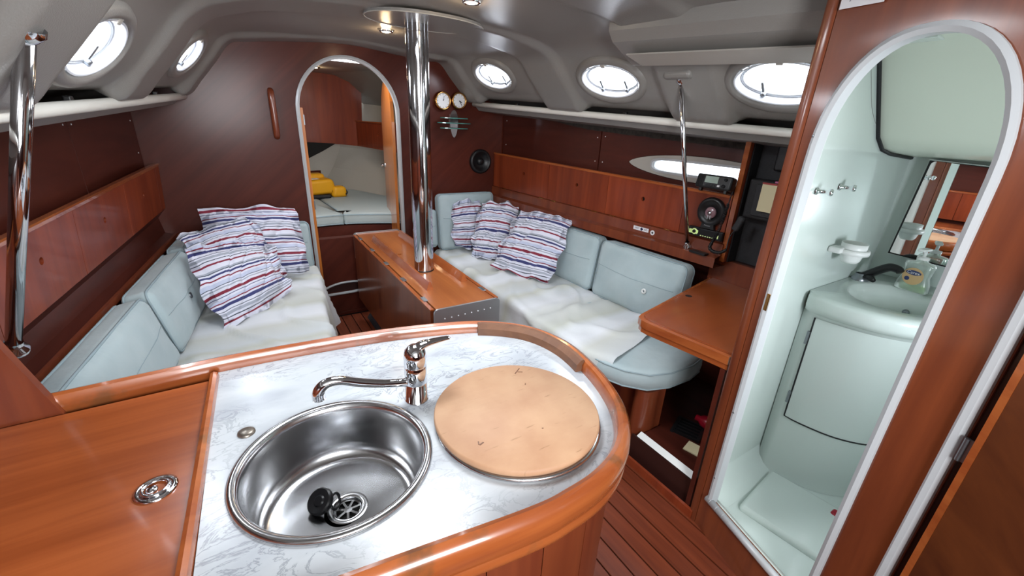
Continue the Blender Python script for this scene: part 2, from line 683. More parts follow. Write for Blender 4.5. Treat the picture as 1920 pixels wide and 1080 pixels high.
def marble():
    m = bpy.data.materials.new('marble_laminate')
    MATS['marble_laminate'] = m
    m.use_nodes = True
    nt = m.node_tree
    b = nt.nodes['Principled BSDF']
    b.inputs['Roughness'].default_value = 0.24
    tc = nt.nodes.new('ShaderNodeTexCoord')
    mp = nt.nodes.new('ShaderNodeMapping')
    mp.inputs['Rotation'].default_value = (0, 0, 0.5)
    mp.inputs['Scale'].default_value = (1.0, 1.9, 1.0)
    nt.links.new(tc.outputs['Object'], mp.inputs['Vector'])
    n = nt.nodes.new('ShaderNodeTexNoise')
    n.inputs['Scale'].default_value = 8.5
    n.inputs['Detail'].default_value = 9
    n.inputs['Roughness'].default_value = 0.62
    n.inputs['Distortion'].default_value = 1.3
    nt.links.new(mp.outputs['Vector'], n.inputs['Vector'])
    s1 = nt.nodes.new('ShaderNodeMath')
    s1.operation = 'SUBTRACT'
    s1.inputs[1].default_value = 0.5
    nt.links.new(n.outputs['Fac'], s1.inputs[0])
    ab = nt.nodes.new('ShaderNodeMath')
    ab.operation = 'ABSOLUTE'
    nt.links.new(s1.outputs[0], ab.inputs[0])
    rp = nt.nodes.new('ShaderNodeValToRGB')
    rp.color_ramp.elements[0].position = 0.0
    rp.color_ramp.elements[0].color = (0, 0, 0, 1)
    rp.color_ramp.elements[1].position = 0.022
    rp.color_ramp.elements[1].color = (1, 1, 1, 1)
    nt.links.new(ab.outputs[0], rp.inputs['Fac'])
    n2 = nt.nodes.new('ShaderNodeTexNoise')
    n2.inputs['Scale'].default_value = 3.0
    n2.inputs['Detail'].default_value = 4
    nt.links.new(tc.outputs['Object'], n2.inputs['Vector'])
    r2 = nt.nodes.new('ShaderNodeValToRGB')
    r2.color_ramp.elements[0].position = 0.4
    r2.color_ramp.elements[1].position = 0.6
    nt.links.new(n2.outputs['Fac'], r2.inputs['Fac'])
    mxf = nt.nodes.new('ShaderNodeMath')                # veins fade in patches
    mxf.operation = 'MAXIMUM'
    nt.links.new(rp.outputs['Color'], mxf.inputs[0])
    nt.links.new(r2.outputs['Color'], mxf.inputs[1])
    n3 = nt.nodes.new('ShaderNodeTexNoise')
    n3.inputs['Scale'].default_value = 5.0
    n3.inputs['Detail'].default_value = 6
    nt.links.new(mp.outputs['Vector'], n3.inputs['Vector'])
    base = nt.nodes.new('ShaderNodeValToRGB')
    base.color_ramp.elements[0].position = 0.35
    base.color_ramp.elements[1].position = 0.6
    base.color_ramp.elements[0].color = lin('#a7acb3')
    base.color_ramp.elements[1].color = lin('#bbc0c4')
    nt.links.new(n3.outputs['Fac'], base.inputs['Fac'])
    mx = nt.nodes.new('ShaderNodeMix')
    mx.data_type = 'RGBA'
    nt.links.new(mxf.outputs[0], mx.inputs['Factor'])
    mx.inputs[6].default_value = lin('#888d94')
    nt.links.new(base.outputs['Color'], mx.inputs[7])
    nt.links.new(mx.outputs[2], b.inputs['Base Color'])


marble()


def board_wood():
    m = bpy.data.materials.new('maple_board')
    MATS['maple_board'] = m
    m.use_nodes = True
    nt = m.node_tree
    b = nt.nodes['Principled BSDF']
    b.inputs['Roughness'].default_value = 0.6
    tc = nt.nodes.new('ShaderNodeTexCoord')
    n = nt.nodes.new('ShaderNodeTexNoise')
    n.inputs['Scale'].default_value = 9
    n.inputs['Detail'].default_value = 5
    nt.links.new(tc.outputs['Object'], n.inputs['Vector'])
    rp = nt.nodes.new('ShaderNodeValToRGB')
    rp.color_ramp.elements[0].position = 0.3
    rp.color_ramp.elements[1].position = 0.7
    rp.color_ramp.elements[0].color = lin('#ac8263')
    rp.color_ramp.elements[1].color = lin('#be9877')
    nt.links.new(n.outputs['Fac'], rp.inputs['Fac'])
    mp = nt.nodes.new('ShaderNodeMapping')             # knife scratches and dark nicks
    mp.inputs['Rotation'].default_value = (0, 0, -0.5)
    mp.inputs['Scale'].default_value = (14, 90, 1)
    nt.links.new(tc.outputs['Object'], mp.inputs['Vector'])
    n2 = nt.nodes.new('ShaderNodeTexNoise')
    n2.inputs['Scale'].default_value = 1.0
    n2.inputs['Detail'].default_value = 3
    nt.links.new(mp.outputs['Vector'], n2.inputs['Vector'])
    r2 = nt.nodes.new('ShaderNodeValToRGB')
    r2.color_ramp.elements[0].position = 0.66
    r2.color_ramp.elements[1].position = 0.76
    nt.links.new(n2.outputs['Fac'], r2.inputs['Fac'])
    mx = nt.nodes.new('ShaderNodeMix')
    mx.data_type = 'RGBA'
    nt.links.new(r2.outputs['Color'], mx.inputs['Factor'])
    nt.links.new(rp.outputs['Color'], mx.inputs[6])
    mx.inputs[7].default_value = lin('#8f6a4a')
    nt.links.new(mx.outputs[2], b.inputs['Base Color'])
    bp = nt.nodes.new('ShaderNodeBump')
    bp.inputs['Strength'].default_value = 0.15
    bp.inputs['Distance'].default_value = 0.005
    nt.links.new(n2.outputs['Fac'], bp.inputs['Height'])
    nt.links.new(bp.outputs['Normal'], b.inputs['Normal'])


board_wood()


# ---------------------------------------------------------------- hull form
YB = 3.5                      # main bulkhead


def rail_p(y):
    return -0.183 - 0.12 * (YB - y), 1.651 - 0.045 * (YB - y)


def rail_s(y):
    return 1.80 + 0.10 * (YB - y), 1.72 - 0.045 * (YB - y)


def hull_p(y):
    return rail_p(y)[0] - 0.29


def hull_s(y):
    return 2.13 + 0.085 * (YB - y)


RIBS = (3.47, 2.36, 1.40, 0.45, -0.5)


def rib(y):
    d = 0.0
    for r in RIBS:
        t = (0.20 - abs(y - r)) / 0.07
        t = max(0.0, min(1.0, t))
        d = max(d, t * t * (3 - 2 * t))
    return d


SLP, SLS = 1.2, 1.05
ZC = 2.05


def ceil_profile(y, n=150):
    xp, zp = rail_p(y)
    xs, zs = rail_s(y)
    mid = (xp + xs) / 2
    d = rib(y) * 0.030
    pts = [(hull_p(y) - 0.02, zp - 0.03), (xp - 0.075, zp + 0.05), (xp - 0.012 + d * 1.2, zp + 0.047 - d * 1.3)]
    w = 0.27
    for k in (0.33, 0.66, 1.0):
        pts.append((xp + w * k + d * 0.75, zp + w * SLP * k - d * 0.6 + 0.012))
    zt = zp + w * SLP
    pts.append((xp + w + 0.13, zt + 0.62 * (ZC - zt) - d))
    pts.append((xp + w + 0.36, ZC - 0.012 - d * .6))
    pts.append((mid, ZC + 0.005 - d * 0.3))
    zt = zs + w * SLS
    pts.append((xs - w - 0.36, ZC - 0.012 - d * .6))
    pts.append((xs - w - 0.13, zt + 0.62 * (ZC - zt) - d))
    for k in (1.0, 0.66, 0.33):
        pts.append((xs - w * k - d * 0.75, zs + w * SLS * k - d * 0.6 + 0.012))
    pts += [(xs + 0.012 - d * 1.2, zs + 0.047 - d * 1.3), (xs + 0.075, zs + 0.05), (hull_s(y) + 0.03, zs - 0.03)]
    sp = smooth_path([(a, 0, b) for a, b in pts], 12)
    # resample evenly
    L = [0.0]
    for a, b in zip(sp, sp[1:]):
        L.append(L[-1] + (b - a).length)
    out, j = [], 0
    for i in range(n + 1):
        s = L[-1] * i / n
        while j < len(L) - 2 and L[j + 1] < s:
            j += 1
        t = (s - L[j]) / max(1e-9, L[j + 1] - L[j])
        out.append(sp[j].lerp(sp[j + 1], t))
    return out


# portlights: centre, half length, half height
PORTS = [('p', 1.73, 0.130, 0.185, 0.100), ('p', 2.85, 0.165, 0.20, 0.100),
         ('s', 2.937, 0.178, 0.205, 0.104), ('s', 1.881, 0.160, 0.198, 0.104), ('s', 1.004, 0.162, 0.195, 0.104)]


def port_frame(side, y, dx):
    if side == 'p':
        xp, zp = rail_p(y)
        c = Vector((xp + dx, y, zp + dx * SLP + 0.012))
        A = Vector((0.12, 1, 0.045)).normalized()
        U = Vector((1, 0, SLP)).normalized()
    else:
        xs, zs = rail_s(y)
        c = Vector((xs - dx, y, zs + dx * SLS + 0.012))
        A = Vector((-0.10, 1, 0.045)).normalized()
        U = Vector((-1, 0, SLS)).normalized()
    U = (U - A * U.dot(A)).normalized()
    N = A.cross(U)
    if N.z > 0:
        N = -N                           # towards the cabin
    return c, A, U, N


FR = [port_frame(s, y, dx) + (a, b) for s, y, dx, a, b in PORTS]

ys = [-1.1 + 0.0155 * i for i in range(int((YB + 1.1) / 0.0155) + 1)]
ys.append(YB)
NU = 190
rows = [[Vector((q.x, y, q.z)) for q in ceil_profile(y, NU)] for y in ys]
cv = [q for r in rows for q in r]
cf = []
HATCH = (0.23, 0.73, 1.10, 1.62)
for i in range(len(ys) - 1):
    for j in range(NU):
        c = (rows[i][j] + rows[i + 1][j + 1]) / 2
        if HATCH[0] < c.x < HATCH[1] and HATCH[2] < c.y < HATCH[3] and c.z > 1.9:
            continue
        if c.y < .715 and c.x > 1.455 + .2783 * (c.y - .66):
            continue                            # the shower room has its own deckhead
        skip = False
        for (pc, A, U, N, a, b) in FR:
            d = c - pc
            if abs(d.dot(N)) < 0.08 and (d.dot(A) / (a - 0.004)) ** 2 + (d.dot(U) / (b - 0.004)) ** 2 < 1:
                skip = True
                break
        if not skip:
            k = i * (NU + 1) + j
            cf.append((k, k + 1, k + NU + 2, k + NU + 1))
ceiling = mk('ceiling', cv, cf, 'headliner', smooth=True)
tag(ceiling, 'grey moulded vinyl deckhead with ribs between the portlights', 'ceiling', kind='structure')

# unseen hatch frame and pane, added above the cabin to bring in daylight
g = G()
x0, x1, y0, y1 = HATCH
for lo, hi in (((x0 - .03, y0 - .03, 2.035), (x0 + .012, y1 + .03, 2.09)), ((x1 - .012, y0 - .03, 2.03), (x1 + .03, y1 + .03, 2.09)),
               ((x0 + .012, y0 - .03, 2.03), (x1 - .012, y0 + .012, 2.09)), ((x0 + .012, y1 - .012, 2.03), (x1 - .012, y1 + .03, 2.09))):
    g.box(lo, hi)
hf = g.mk('window_6', 'grey_trim')
tag(hf, 'unseen square deck hatch added in the grey deckhead above the galley for light', 'hatch', kind='structure')
G().box((x0 + .012, y0 + .012, 2.075), (x1 - .012, y1 - .012, 2.083)).mk('pane', 'pane_glass', hf)

# ---------------------------------------------------------------- portlights
plabel = ['large oval portlight nearest the steel pole on the left side', 'smaller far oval portlight on the left side by the bulkhead',
          'oval portlight nearest the bulkhead on the right side', 'middle oval portlight of the three on the right side',
          'oval portlight half hidden by the shower wall on the right']


def ell(c, A, U, N, a, b, h, n=48):
    return [c + A * (a * math.cos(2 * math.pi * k / n)) + U * (b * math.sin(2 * math.pi * k / n)) + N * h for k in range(n)]


def ring(g, loops, closed=False):
    n = len(loops[0])
    vs = [v for l in loops for v in l]
    fs = []
    m = len(loops) if closed else len(loops) - 1
    for i in range(m):
        i2 = (i + 1) % len(loops)
        for k in range(n):
            l = (k + 1) % n
            fs.append((i * n + k, i * n + l, i2 * n + l, i2 * n + k))
    g.add(vs, fs)


for i, (c, A, U, N, a, b) in enumerate(FR):
    e = thing('window_%d' % (i + 1), plabel[i], 'portlight', c, kind='structure')
    g = G()                                  # padded flange in the headliner
    ring(g, [ell(c, A, U, N, a + .045, b + .045, -.004), ell(c, A, U, N, a + .036, b + .036, .010), ell(c, A, U, N, a + .020, b + .020, .018),
             ell(c, A, U, N, a + .006, b + .006, .016), ell(c, A, U, N, a - .004, b - .004, .004), ell(c, A, U, N, a - .006, b - .006, -.03)])
    g.mk('flange', 'headliner', e, smooth=True)
    g = G()                                  # white deep collar
    ring(g, [ell(c, A, U, N, a - .004, b - .004, .010), ell(c, A, U, N, a - .010, b - .010, .010), ell(c, A, U, N, a - .020, b - .020, -.022),
             ell(c, A, U, N, a - .020, b - .020, -.050)])
    g.mk('collar', 'window_white', e, smooth=True)
    g = G()                                  # opening frame
    ring(g, [ell(c, A, U, N, a - .018, b - .018, -.022), ell(c, A, U, N, a - .024, b - .024, -.017), ell(c, A, U, N, a - .031, b - .031, -.020),
             ell(c, A, U, N, a - .032, b - .032, -.032)])
    g.mk('frame', 'silver_plastic', e, smooth=True)
    g = G()
    lo = ell(c, A, U, N, a - .022, b - .022, -.030)
    g.add(lo, [tuple(range(len(lo)))])
    g.mk('pane', 'pane_glass', e)
    oval_daylight(c, A, U, N, a - .03, b - .03, PORT_POWER, .045)
    for sgn in (-1, 1):                      # levers
        q = c + A * (sgn * 0.085) - U * (b - .036) + N * -.016
        g = G()
        g.bbox(q + U * .026, A, U, N, .006, .030, .004, .004)
        g.lathe([(0.011, -.004), (.011, .008), (.008, .012), (0, .012)], q, N, 12)
        g.mk('latch_lever', 'hinge_metal', e, smooth=True)
    q = c + U * (b - .006) + N * .004
    G().bbox(q, A, U, N, .014, .012, .010, .004).mk('hinge', 'headliner_trim', e)

# ---------------------------------------------------------------- sole
floor = G().box((-0.4, -1.1, -0.05), (2.3, 3.52, -0.006)).mk('floor', 'caulk')
tag(floor, 'teak strip cabin sole with dark caulked seams', 'floor', kind='structure')
x = 0.26
k = 0
while x < 1.62:
    w = 0.0728
    y1 = 3.475
    g = G()
    for (ya, yb) in ((-1.08, 1.09 if x > 1.12 else 1.19), (1.095 if x > 1.12 else 1.195, y1)):
        g = G()
        g.box((x, ya, -0.012), (x + w, yb, 0.0))
        g.mk('plank', 'teak_plank', floor)
    x += 0.0795
    k += 1

# ---------------------------------------------------------------- hull sides
def hull_side(fn, sgn, name, label):
    g = G()
    yy = [-1.1 + 0.23 * i for i in range(21)]
    yy[-1] = YB
    if sgn > 0:
        yy = sorted([y for y in yy if y > .75] + [.728, 1.215, 1.885])
    vs, fs = [], []
    for y in yy:
        x = fn(y)
        zt = (rail_p(y) if sgn < 0 else rail_s(y))[1] + 0.03
        for z, dx in ((zt, 0.0), (1.42, 0.008), (1.35, 0.008), (1.0, -0.01), (0.5, -0.01), (0.0, -0.01), (-0.06, -0.01)):
            vs.append((x + sgn * dx, y, z))
    for i in range(len(yy) - 1):
        for k in range(6):
            if sgn > 0 and k == 1 and 1.215 <= (yy[i] + yy[i + 1]) / 2 <= 1.885:
                continue                       # long hull window
            a = i * 7 + k
            fs.append((a, a + 1, a + 8, a + 7))
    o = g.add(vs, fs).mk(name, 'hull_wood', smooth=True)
    tag(o, label, 'wall', kind='structure')
    return o


wp = hull_side(hull_p, -1, 'wall_port', 'dark mahogany hull lining behind the left lockers')
ws = hull_side(hull_s, 1, 'wall_starboard', 'dark mahogany hull lining behind the right lockers')

# lining panels with a visible seam (parts of the hull sides)
def hull_panel(fn, sgn, ya, yb, zlo, par, hole=None):
    """slightly proud panel from z=zlo up to the rail"""
    L = yb - ya
    a = Vector((fn(ya) - sgn * .010, ya, zlo))
    b = Vector((fn(yb) - sgn * .010, yb, zlo))
    U = (b - a)
    ln = U.length
    U.normalize()
    N = Vector((-sgn, 0, 0))
    za = (rail_p(ya) if sgn < 0 else rail_s(ya))[1] - zlo - .035
    zb = (rail_p(yb) if sgn < 0 else rail_s(yb))[1] - zlo - .035
    zdrop = 0.0
    poly = [(0.003, 0), (ln - .003, 0), (ln - .003, zb), (0.003, za)]
    g = G()
    g.holed(poly, [hole] if hole else [], a, U, Z, N, -0.008, 0.006)
    return g.mk('lining_panel', 'hull_wood', par), a, U, N


hull_panel(hull_p, -1, 1.32, 2.62, 1.0, wp)
hull_panel(hull_p, -1, 2.62, 3.49, 1.0, wp)
hull_panel(hull_p, -1, -0.6, 1.32, 1.0, wp)
hull_panel(hull_s, 1, 2.33, 3.49, 1.0, ws)
# the aft starboard panel carries the long hull window in a leaf shaped plate
Ya, Yb2 = 0.85, 2.325
pa = Vector((hull_s(Ya) - .010, Ya, 1.0))
pb = Vector((hull_s(Yb2) - .010, Yb2, 1.0))
PU = (pb - pa).normalized()
leaf = []
uc, vc, ua, vb = 0.72, 0.385, 0.50, 0.076
for k in range(40):
    t = 2 * math.pi * k / 40
    cs, sn = math.cos(t), math.sin(t)
    leaf.append((uc + ua * cs, vc + vb * sn * (abs(sn) ** 0.25)))
panel2, pa, PU, PN = hull_panel(hull_s, 1, Ya, Yb2, 1.0, ws, leaf)
slot, slot2 = [], []
for k in range(40):
    t = 2 * math.pi * k / 40
    cs, sn = math.cos(t), math.sin(t)
    for lst, gx, gz in ((slot, 0.335, 0.033), (slot2, 0.348, 0.046)):
        lst.append((uc - .02 + gx * math.copysign(abs(cs) ** 0.3, cs), vc + gz * math.copysign(abs(sn) ** 0.6, sn)))
w7 = thing('window_7', 'long narrow hull window set in a leaf shaped grey plate', 'window', pa + PU * uc + Z * vc, kind='structure')
leaf_in = [(uc + (u - uc) * 0.992, vc + (v - vc) * 0.955) for u, v in leaf]
G().holed(leaf_in, [slot], pa, PU, Z, PN, -0.016, 0.004).mk('leaf_plate', 'headliner_trim', w7)
g = G()
n = len(slot)
lp = [[pa + PU * u + Z * v + PN * h for u, v in sl] for sl, h in ((slot2, .003), (slot2, .007), (slot, .007), (slot, -.03))]
ring(g, lp)
g.mk('frame', 'grey_trim', w7, smooth=False)
G().add([pa + PU * u + Z * v + PN * -.022 for u, v in slot], [tuple(range(n))]).mk('pane', 'pane_glass', w7)

# dark ragged strip at the gap along the top edge of the starboard lining
vs, fs = [], []
for i in range(40):
    y = 2.86 - 1.58 * i / 39
    zt_ = rail_s(y)[1] - .072
    dz = .034 * math.sin(math.pi * min(1, i / 14) / 2) + .006 * noise.noise(Vector((y * 14, 0, 3)))
    for x_ in (hull_s(y) - .0185, hull_s(y) - .012):
        vs += [(x_, y, zt_), (x_, y, zt_ - max(.002, dz))]
for i in range(39):
    a = i * 4
    fs += [(a, a + 1, a + 5, a + 4), (a + 1, a + 3, a + 7, a + 5)]
mk('dark_edge', vs, fs, 'dark_strip', ws, label='dark ragged top edge of the lining')
# ---------------------------------------------------------------- main bulkhead
top = [(0, 0, 0)]
prof = ceil_profile(YB - 0.004, 150)
poly = [(-0.75, 0.0), (2.40, 0.0), (2.40, 1.70)]
poly += [(q.x, q.z + 0.006) for q in reversed(prof[2:-2])]
poly += [(-0.75, 1.62)]
DU0, DU1, DTOP, DSPR = 0.455, 1.145, 1.955, 1.60
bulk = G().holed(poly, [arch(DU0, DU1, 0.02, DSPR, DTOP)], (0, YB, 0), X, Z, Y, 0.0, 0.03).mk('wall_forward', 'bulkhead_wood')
tag(bulk, 'dark mahogany bulkhead with an arched doorway to the fore cabin', 'wall', kind='structure')


def arch_trim(name, label, u0, u1, v0, vs, vt, org, U, V, N, w, d, material, full=False, inset=0.0, power=2.0):
    """trim strip following the arch; open at the bottom"""
    out = arch(u0 - w, u1 + w, v0, vs, vt + w, power=power)
    inn = arch(u0 + .0025, u1 - .0025, v0, vs, vt - .0025, power=power)
    o2 = [out[0]] + list(reversed(out[2:])) + [out[1]]
    i2 = [inn[0]] + list(reversed(inn[2:])) + [inn[1]]
    org, U, V, N = Vector(org), Vector(U), Vector(V), Vector(N)
    P = lambda uv, h: org + U * uv[0] + V * uv[1] + N * h
    g = G()
    loops = []
    for a, b in zip(o2, i2):
        m = ((a[0] + b[0]) / 2, (a[1] + b[1]) / 2)
        loops.append([P(a, 0), P(a, d * .6), P(m, d), P(b, d * .6), P(b, -0.024)])
    vsx = [v for l in loops for v in l]
    fs = []
    for i in range(len(loops) - 1):
        for k in range(4):
            fs.append((i * 5 + k, i * 5 + k + 1, i * 5 + k + 6, i * 5 + k + 5))
    g.add(vsx, fs)
    o = g.mk(name, material, autosmooth=0.7)
    tag(o, label, 'trim', kind='structure')
    return o


arch_trim('trim_1', 'pale grey moulding round the arched fore cabin doorway', DU0, DU1, 0.02, DSPR, DTOP, (0, YB, 0), X, Z, -Y, 0.022, 0.016, 'grey_trim')
# door of the fore cabin, standing open into the cabin, hinged on the right
d1 = thing('door_1', 'open varnished mahogany door of the fore cabin with chrome handle', 'door', (1.13, 3.55, 0.05), kind='structure')
dU = Vector((0.10, 0.62, 0)).normalized()
dN = Vector((-dU.y, dU.x, 0))
dw = 0.60
dp = [(0, 0.09), (dw, 0.09)]
for i in range(15):
    a = math.pi / 2 * i / 14
    dp.append((dw * 0.52 + dw * 0.48 * math.cos(a), 1.50 + 0.36 * math.sin(a)))
dp += [(0.10, 1.83), (0.03, 1.70), (0, 1.55)]
G().prism(dp, (1.135, 3.535, 0.0), dU, Z, dN, 0.0, 0.022).mk('leaf', 'door_wood', d1)
q = Vector((1.135, 3.535, 1.17)) + dU * (dw - .07) + dN * .022
g = G()
g.lathe([(0.02, 0), (0.02, .006), (.008, .008), (.008, .04), (0, .04)], q, dN, 14)
g.tube([q + dN * .036, q + dN * .040 - dU * .03, q + dN * .036 - dU * .075], .007, 10)
g.mk('handle', 'chrome', d1, smooth=True)
for z in (1.57, 0.96):
    g = G()
    g.bbox((1.150, 3.520, z), X, Y, Z, .006, .014, .038, .003)
    g.mk('hinge', 'hinge_metal', d1)
# rebate strip of the doorway on the left with two keeper plates
g = G()
g.box((0.457, 3.505, 0.05), (0.478, 3.548, 1.62))
tj = g.mk('trim_2', 'door_wood')
tag(tj, 'varnished door jamb on the left of the fore cabin doorway', 'trim', kind='structure')
for z in (1.54, 0.94):
    G().bbox((0.4795, 3.514, z), X, Y, Z, .004, .012, .034, .002).mk('keeper_plate', 'hinge_metal', tj)

# step inside the doorway with the pale edged toe recess
e = thing('cabin_step', 'dark wooden step in the doorway with a pale edged toe hole', 'step', (0.8, 3.56, 0.0))
G().box((0.44, 3.532, 0.0), (1.16, 3.60, 0.66)).mk('riser', 'bulkhead_wood', e)
g = G()
pts = []
for i in range(13):
    a = math.pi * i / 12
    pts.append((0.66 + 0.20 * math.cos(a), 3.528, 0.205 + 0.075 * math.sin(a)))
g.tube(pts, .009, 8)
g.mk('recess_edge', 'white_trim', e, smooth=True)
g = G()
g.tube([(0.462, 3.524, 0.20), (0.48, 3.522, 0.188), (0.70, 3.520, 0.190), (0.85, 3.522, 0.20)], .012, 8)
g.mk('lip', 'white_trim', e, smooth=True)
g = G()
g.add([(p[0], 3.5305, p[2]) for p in pts], [tuple(range(13))])
g.mk('recess', 'dark_panel', e)

# ---------------------------------------------------------------- fore cabin
# hull of the fore cabin: side linings, deckhead, berth
yy = [3.53, 4.1, 4.7, 5.3, 5.9]
def fh(y, side):
    t = (y - 3.53) / 2.4
    if side < 0:
        return -0.55 + 1.10 * t ** 1.15
    return 2.20 - 1.00 * t ** 1.15


for sgn, nm, lb in ((-1, 'wall_fore_port', 'pale hull lining on the left of the fore cabin'), (1, 'wall_fore_starboard', 'pale cream hull lining on the right of the fore cabin')):
    vs, fs = [], []
    for y in yy:
        xx = fh(y, sgn)
        for z, dx in ((1.72, 0.0), (1.55, 0.0), (1.2, -0.03), (0.95, -.14), (0.7, -0.30), (0.0, -.31)):
            vs.append((xx + sgn * dx, y, z))
    for i in range(len(yy) - 1):
        for k in range(5):
            a = i * 6 + k
            fs.append((a, a + 1, a + 7, a + 6))
    o = mk(nm, vs, fs, 'hull_carpet')
    tag(o, lb, 'wall', kind='structure')
# deckhead with hatch opening
g = G()
outer = [(-0.2, 3.531), (1.55, 3.531), (0.98, 5.95), (0.2, 5.95)]
fx0, fx1, fy0, fy1 = 0.56, 1.04, 3.57, 3.79
g.holed(outer, [[(fx0, fy0), (fx1, fy0), (fx1, fy1), (fx0, fy1)]], (0, 0, 1.975), X, Y, Z, 0.0, 0.02)
o = g.mk('ceiling_fore', 'headliner')
tag(o, 'grey vinyl deckhead of the fore cabin', 'ceiling', kind='structure')
g = G()                                     # coachroof fall to starboard, moulded
vs, fs = [], []
for i, y in enumerate([3.54, 4.0, 4.5, 5.0, 5.5]):
    t = (y - 3.54) / 1.96
    cx = 1.75 - 0.62 * t
    for (a, b) in ((-0.28, 1.978), (-0.14, 1.965), (0.0, 1.92), (0.16, 1.80), (0.36, 1.70), (0.6, 1.68)):
        vs.append((cx + a, y, b - 0.06 * t * max(0, (a + .14) / .74)))
for i in range(4):
    for k in range(5):
        a = i * 6 + k
        fs.append((a, a + 1, a + 7, a + 6))
o = mk('ceiling_fore_side', vs, fs, 'headliner', smooth=True)
tag(o, 'rounded grey deckhead moulding over the right of the berth', 'ceiling', kind='structure')
vs = [(2 * .80 - v[0] + .06, v[1], v[2]) for v in vs]
o = mk('ceiling_fore_side', vs, fs, 'headliner', smooth=True)
tag(o, 'rounded grey deckhead moulding over the left of the berth', 'ceiling', kind='structure')
w8 = thing('window_8', 'pale square hatch in the deckhead of the fore cabin', 'hatch', (0.8, 3.68, 1.96), kind='structure')
g = G()
for lo, hi in (((fx0 - .03, fy0 - .03, 1.962), (fx0 + .01, fy1 + .03, 1.99)), ((fx1 - .01, fy0 - .03, 1.962), (fx1 + .03, fy1 + .03, 1.99)),
               ((fx0 + .01, fy0 - .03, 1.962), (fx1 - .01, fy0 + .01, 1.99)), ((fx0 + .01, fy1 - .01, 1.962), (fx1 - .01, fy1 + .03, 1.99))):
    g.box(lo, hi)
g.mk('frame', 'white_trim', w8)
G().box((fx0 + .01, fy0 + .01, 1.998), (fx1 - .01, fy1 - .01, 2.004)).mk('pane', 'pane_glass', w8)

# crash bulkhead
o = G().prism([(0.35, 1.30), (1.06, 1.27), (1.30, 1.25), (1.34, 1.98), (0.35, 1.98)], (0, 5.25, 0), X, Z, Y, 0, 0.02).mk('wall_bow', 'locker_wood')
tag(o, 'mahogany bow panel above the fore berth', 'wall', kind='structure')
G().prism([(0.40, 1.30), (1.0, 1.28), (.86, 1.20), (.66, 1.10), (.40, 1.06)], (0, 5.20, 0), X, Z, Y, 0, .012).mk('recess', 'black_void', o)  # black sheet stands in for the shaded opening under the panel
o = G().prism([(-0.3, 0.3), (2.0, 0.3), (2.0, 2.1), (-0.3, 2.1)], (0, 5.90, 0), X, Z, Y, 0, 0.02).mk('wall_bow_end', 'hull_carpet')
tag(o, 'pale lining closing the bow end of the fore cabin', 'wall', kind='structure')
# eyebrow locker on the starboard side of the fore cabin
e = thing('fore_locker', 'small mahogany locker with finger hole in the fore cabin', 'locker', (1.42, 4.6, 1.26))
a = Vector((1.245, 5.24, 1.27))
b = Vector((1.47, 3.95, 1.27))
U = (b - a).normalized()
N = Vector((U.y, -U.x, 0))
if N.x > 0:
    N = -N
hole = [((b - a).length * .40 + .013 * math.cos(t * math.pi / 8), .13 + .013 * math.sin(t * math.pi / 8)) for t in range(16)]
G().holed([(0, 0), ((b - a).length, 0), ((b - a).length, .245), (0, .245)], [hole], a, U, Z, N, -0.014, 0.0).mk('front', 'locker_wood', e)
G().prism([(0, .245), ((b - a).length, .245), ((b - a).length, .257), (0, .257)], a, U, Z, N, -0.14, 0.012).mk('top', 'trim_wood', e)
G().prism([(0, -.014), ((b - a).length, -.014), ((b - a).length, 0), (0, 0)], a, U, Z, N, -0.14, 0.006).mk('bottom', 'locker_wood', e)
# oval hull window in the fore cabin
cc = Vector((1.66, 4.55, 1.63))
e = thing('window_9', 'dark rounded hull window above the fore cabin locker', 'window', cc, kind='structure')
A = Vector((-0.36, 0.93, 0)).normalized()
N = Vector((-A.y, A.x, 0)) * 1.0
g = G()
ring(g, [ell(cc, A, Z, N, .20, .085, 0, 32), ell(cc, A, Z, N, .20, .085, .008, 32), ell(cc, A, Z, N, .185, .072, .008, 32)])
g.mk('frame', 'black_plastic', e)
G().add(ell(cc, A, Z, N, .188, .075, .004, 32), [tuple(range(32))]).mk('pane', 'gelcoat_panel', e)
# berth base and mattresses
g = G()
fr = [(0.25, 3.90), (0.55, 3.955), (0.80, 3.965), (1.05, 3.90), (1.35, 3.80), (1.9, 3.70)]
frs = [Vector((q.x, q.y, 0)) for q in smooth_path([(x_, y_, 0) for x_, y_ in fr], 6)]
poly = [(q.x, q.y) for q in frs if q.x < 1.72] + [(fh(y_, 1) - .33, y_) for y_ in (4.0, 4.5, 5.2)] + [(fh(y_, -1) + .33, y_) for y_ in (5.2, 4.5, 4.0)]
o = thing('fore_berth', 'dark wooden base of the fore cabin berth', 'berth', (.8, 4.5, 0))
G().prism(poly, (0, 0, 0), X, Y, Z, 0.0, 0.655).mk('base', 'bulkhead_wood', o)


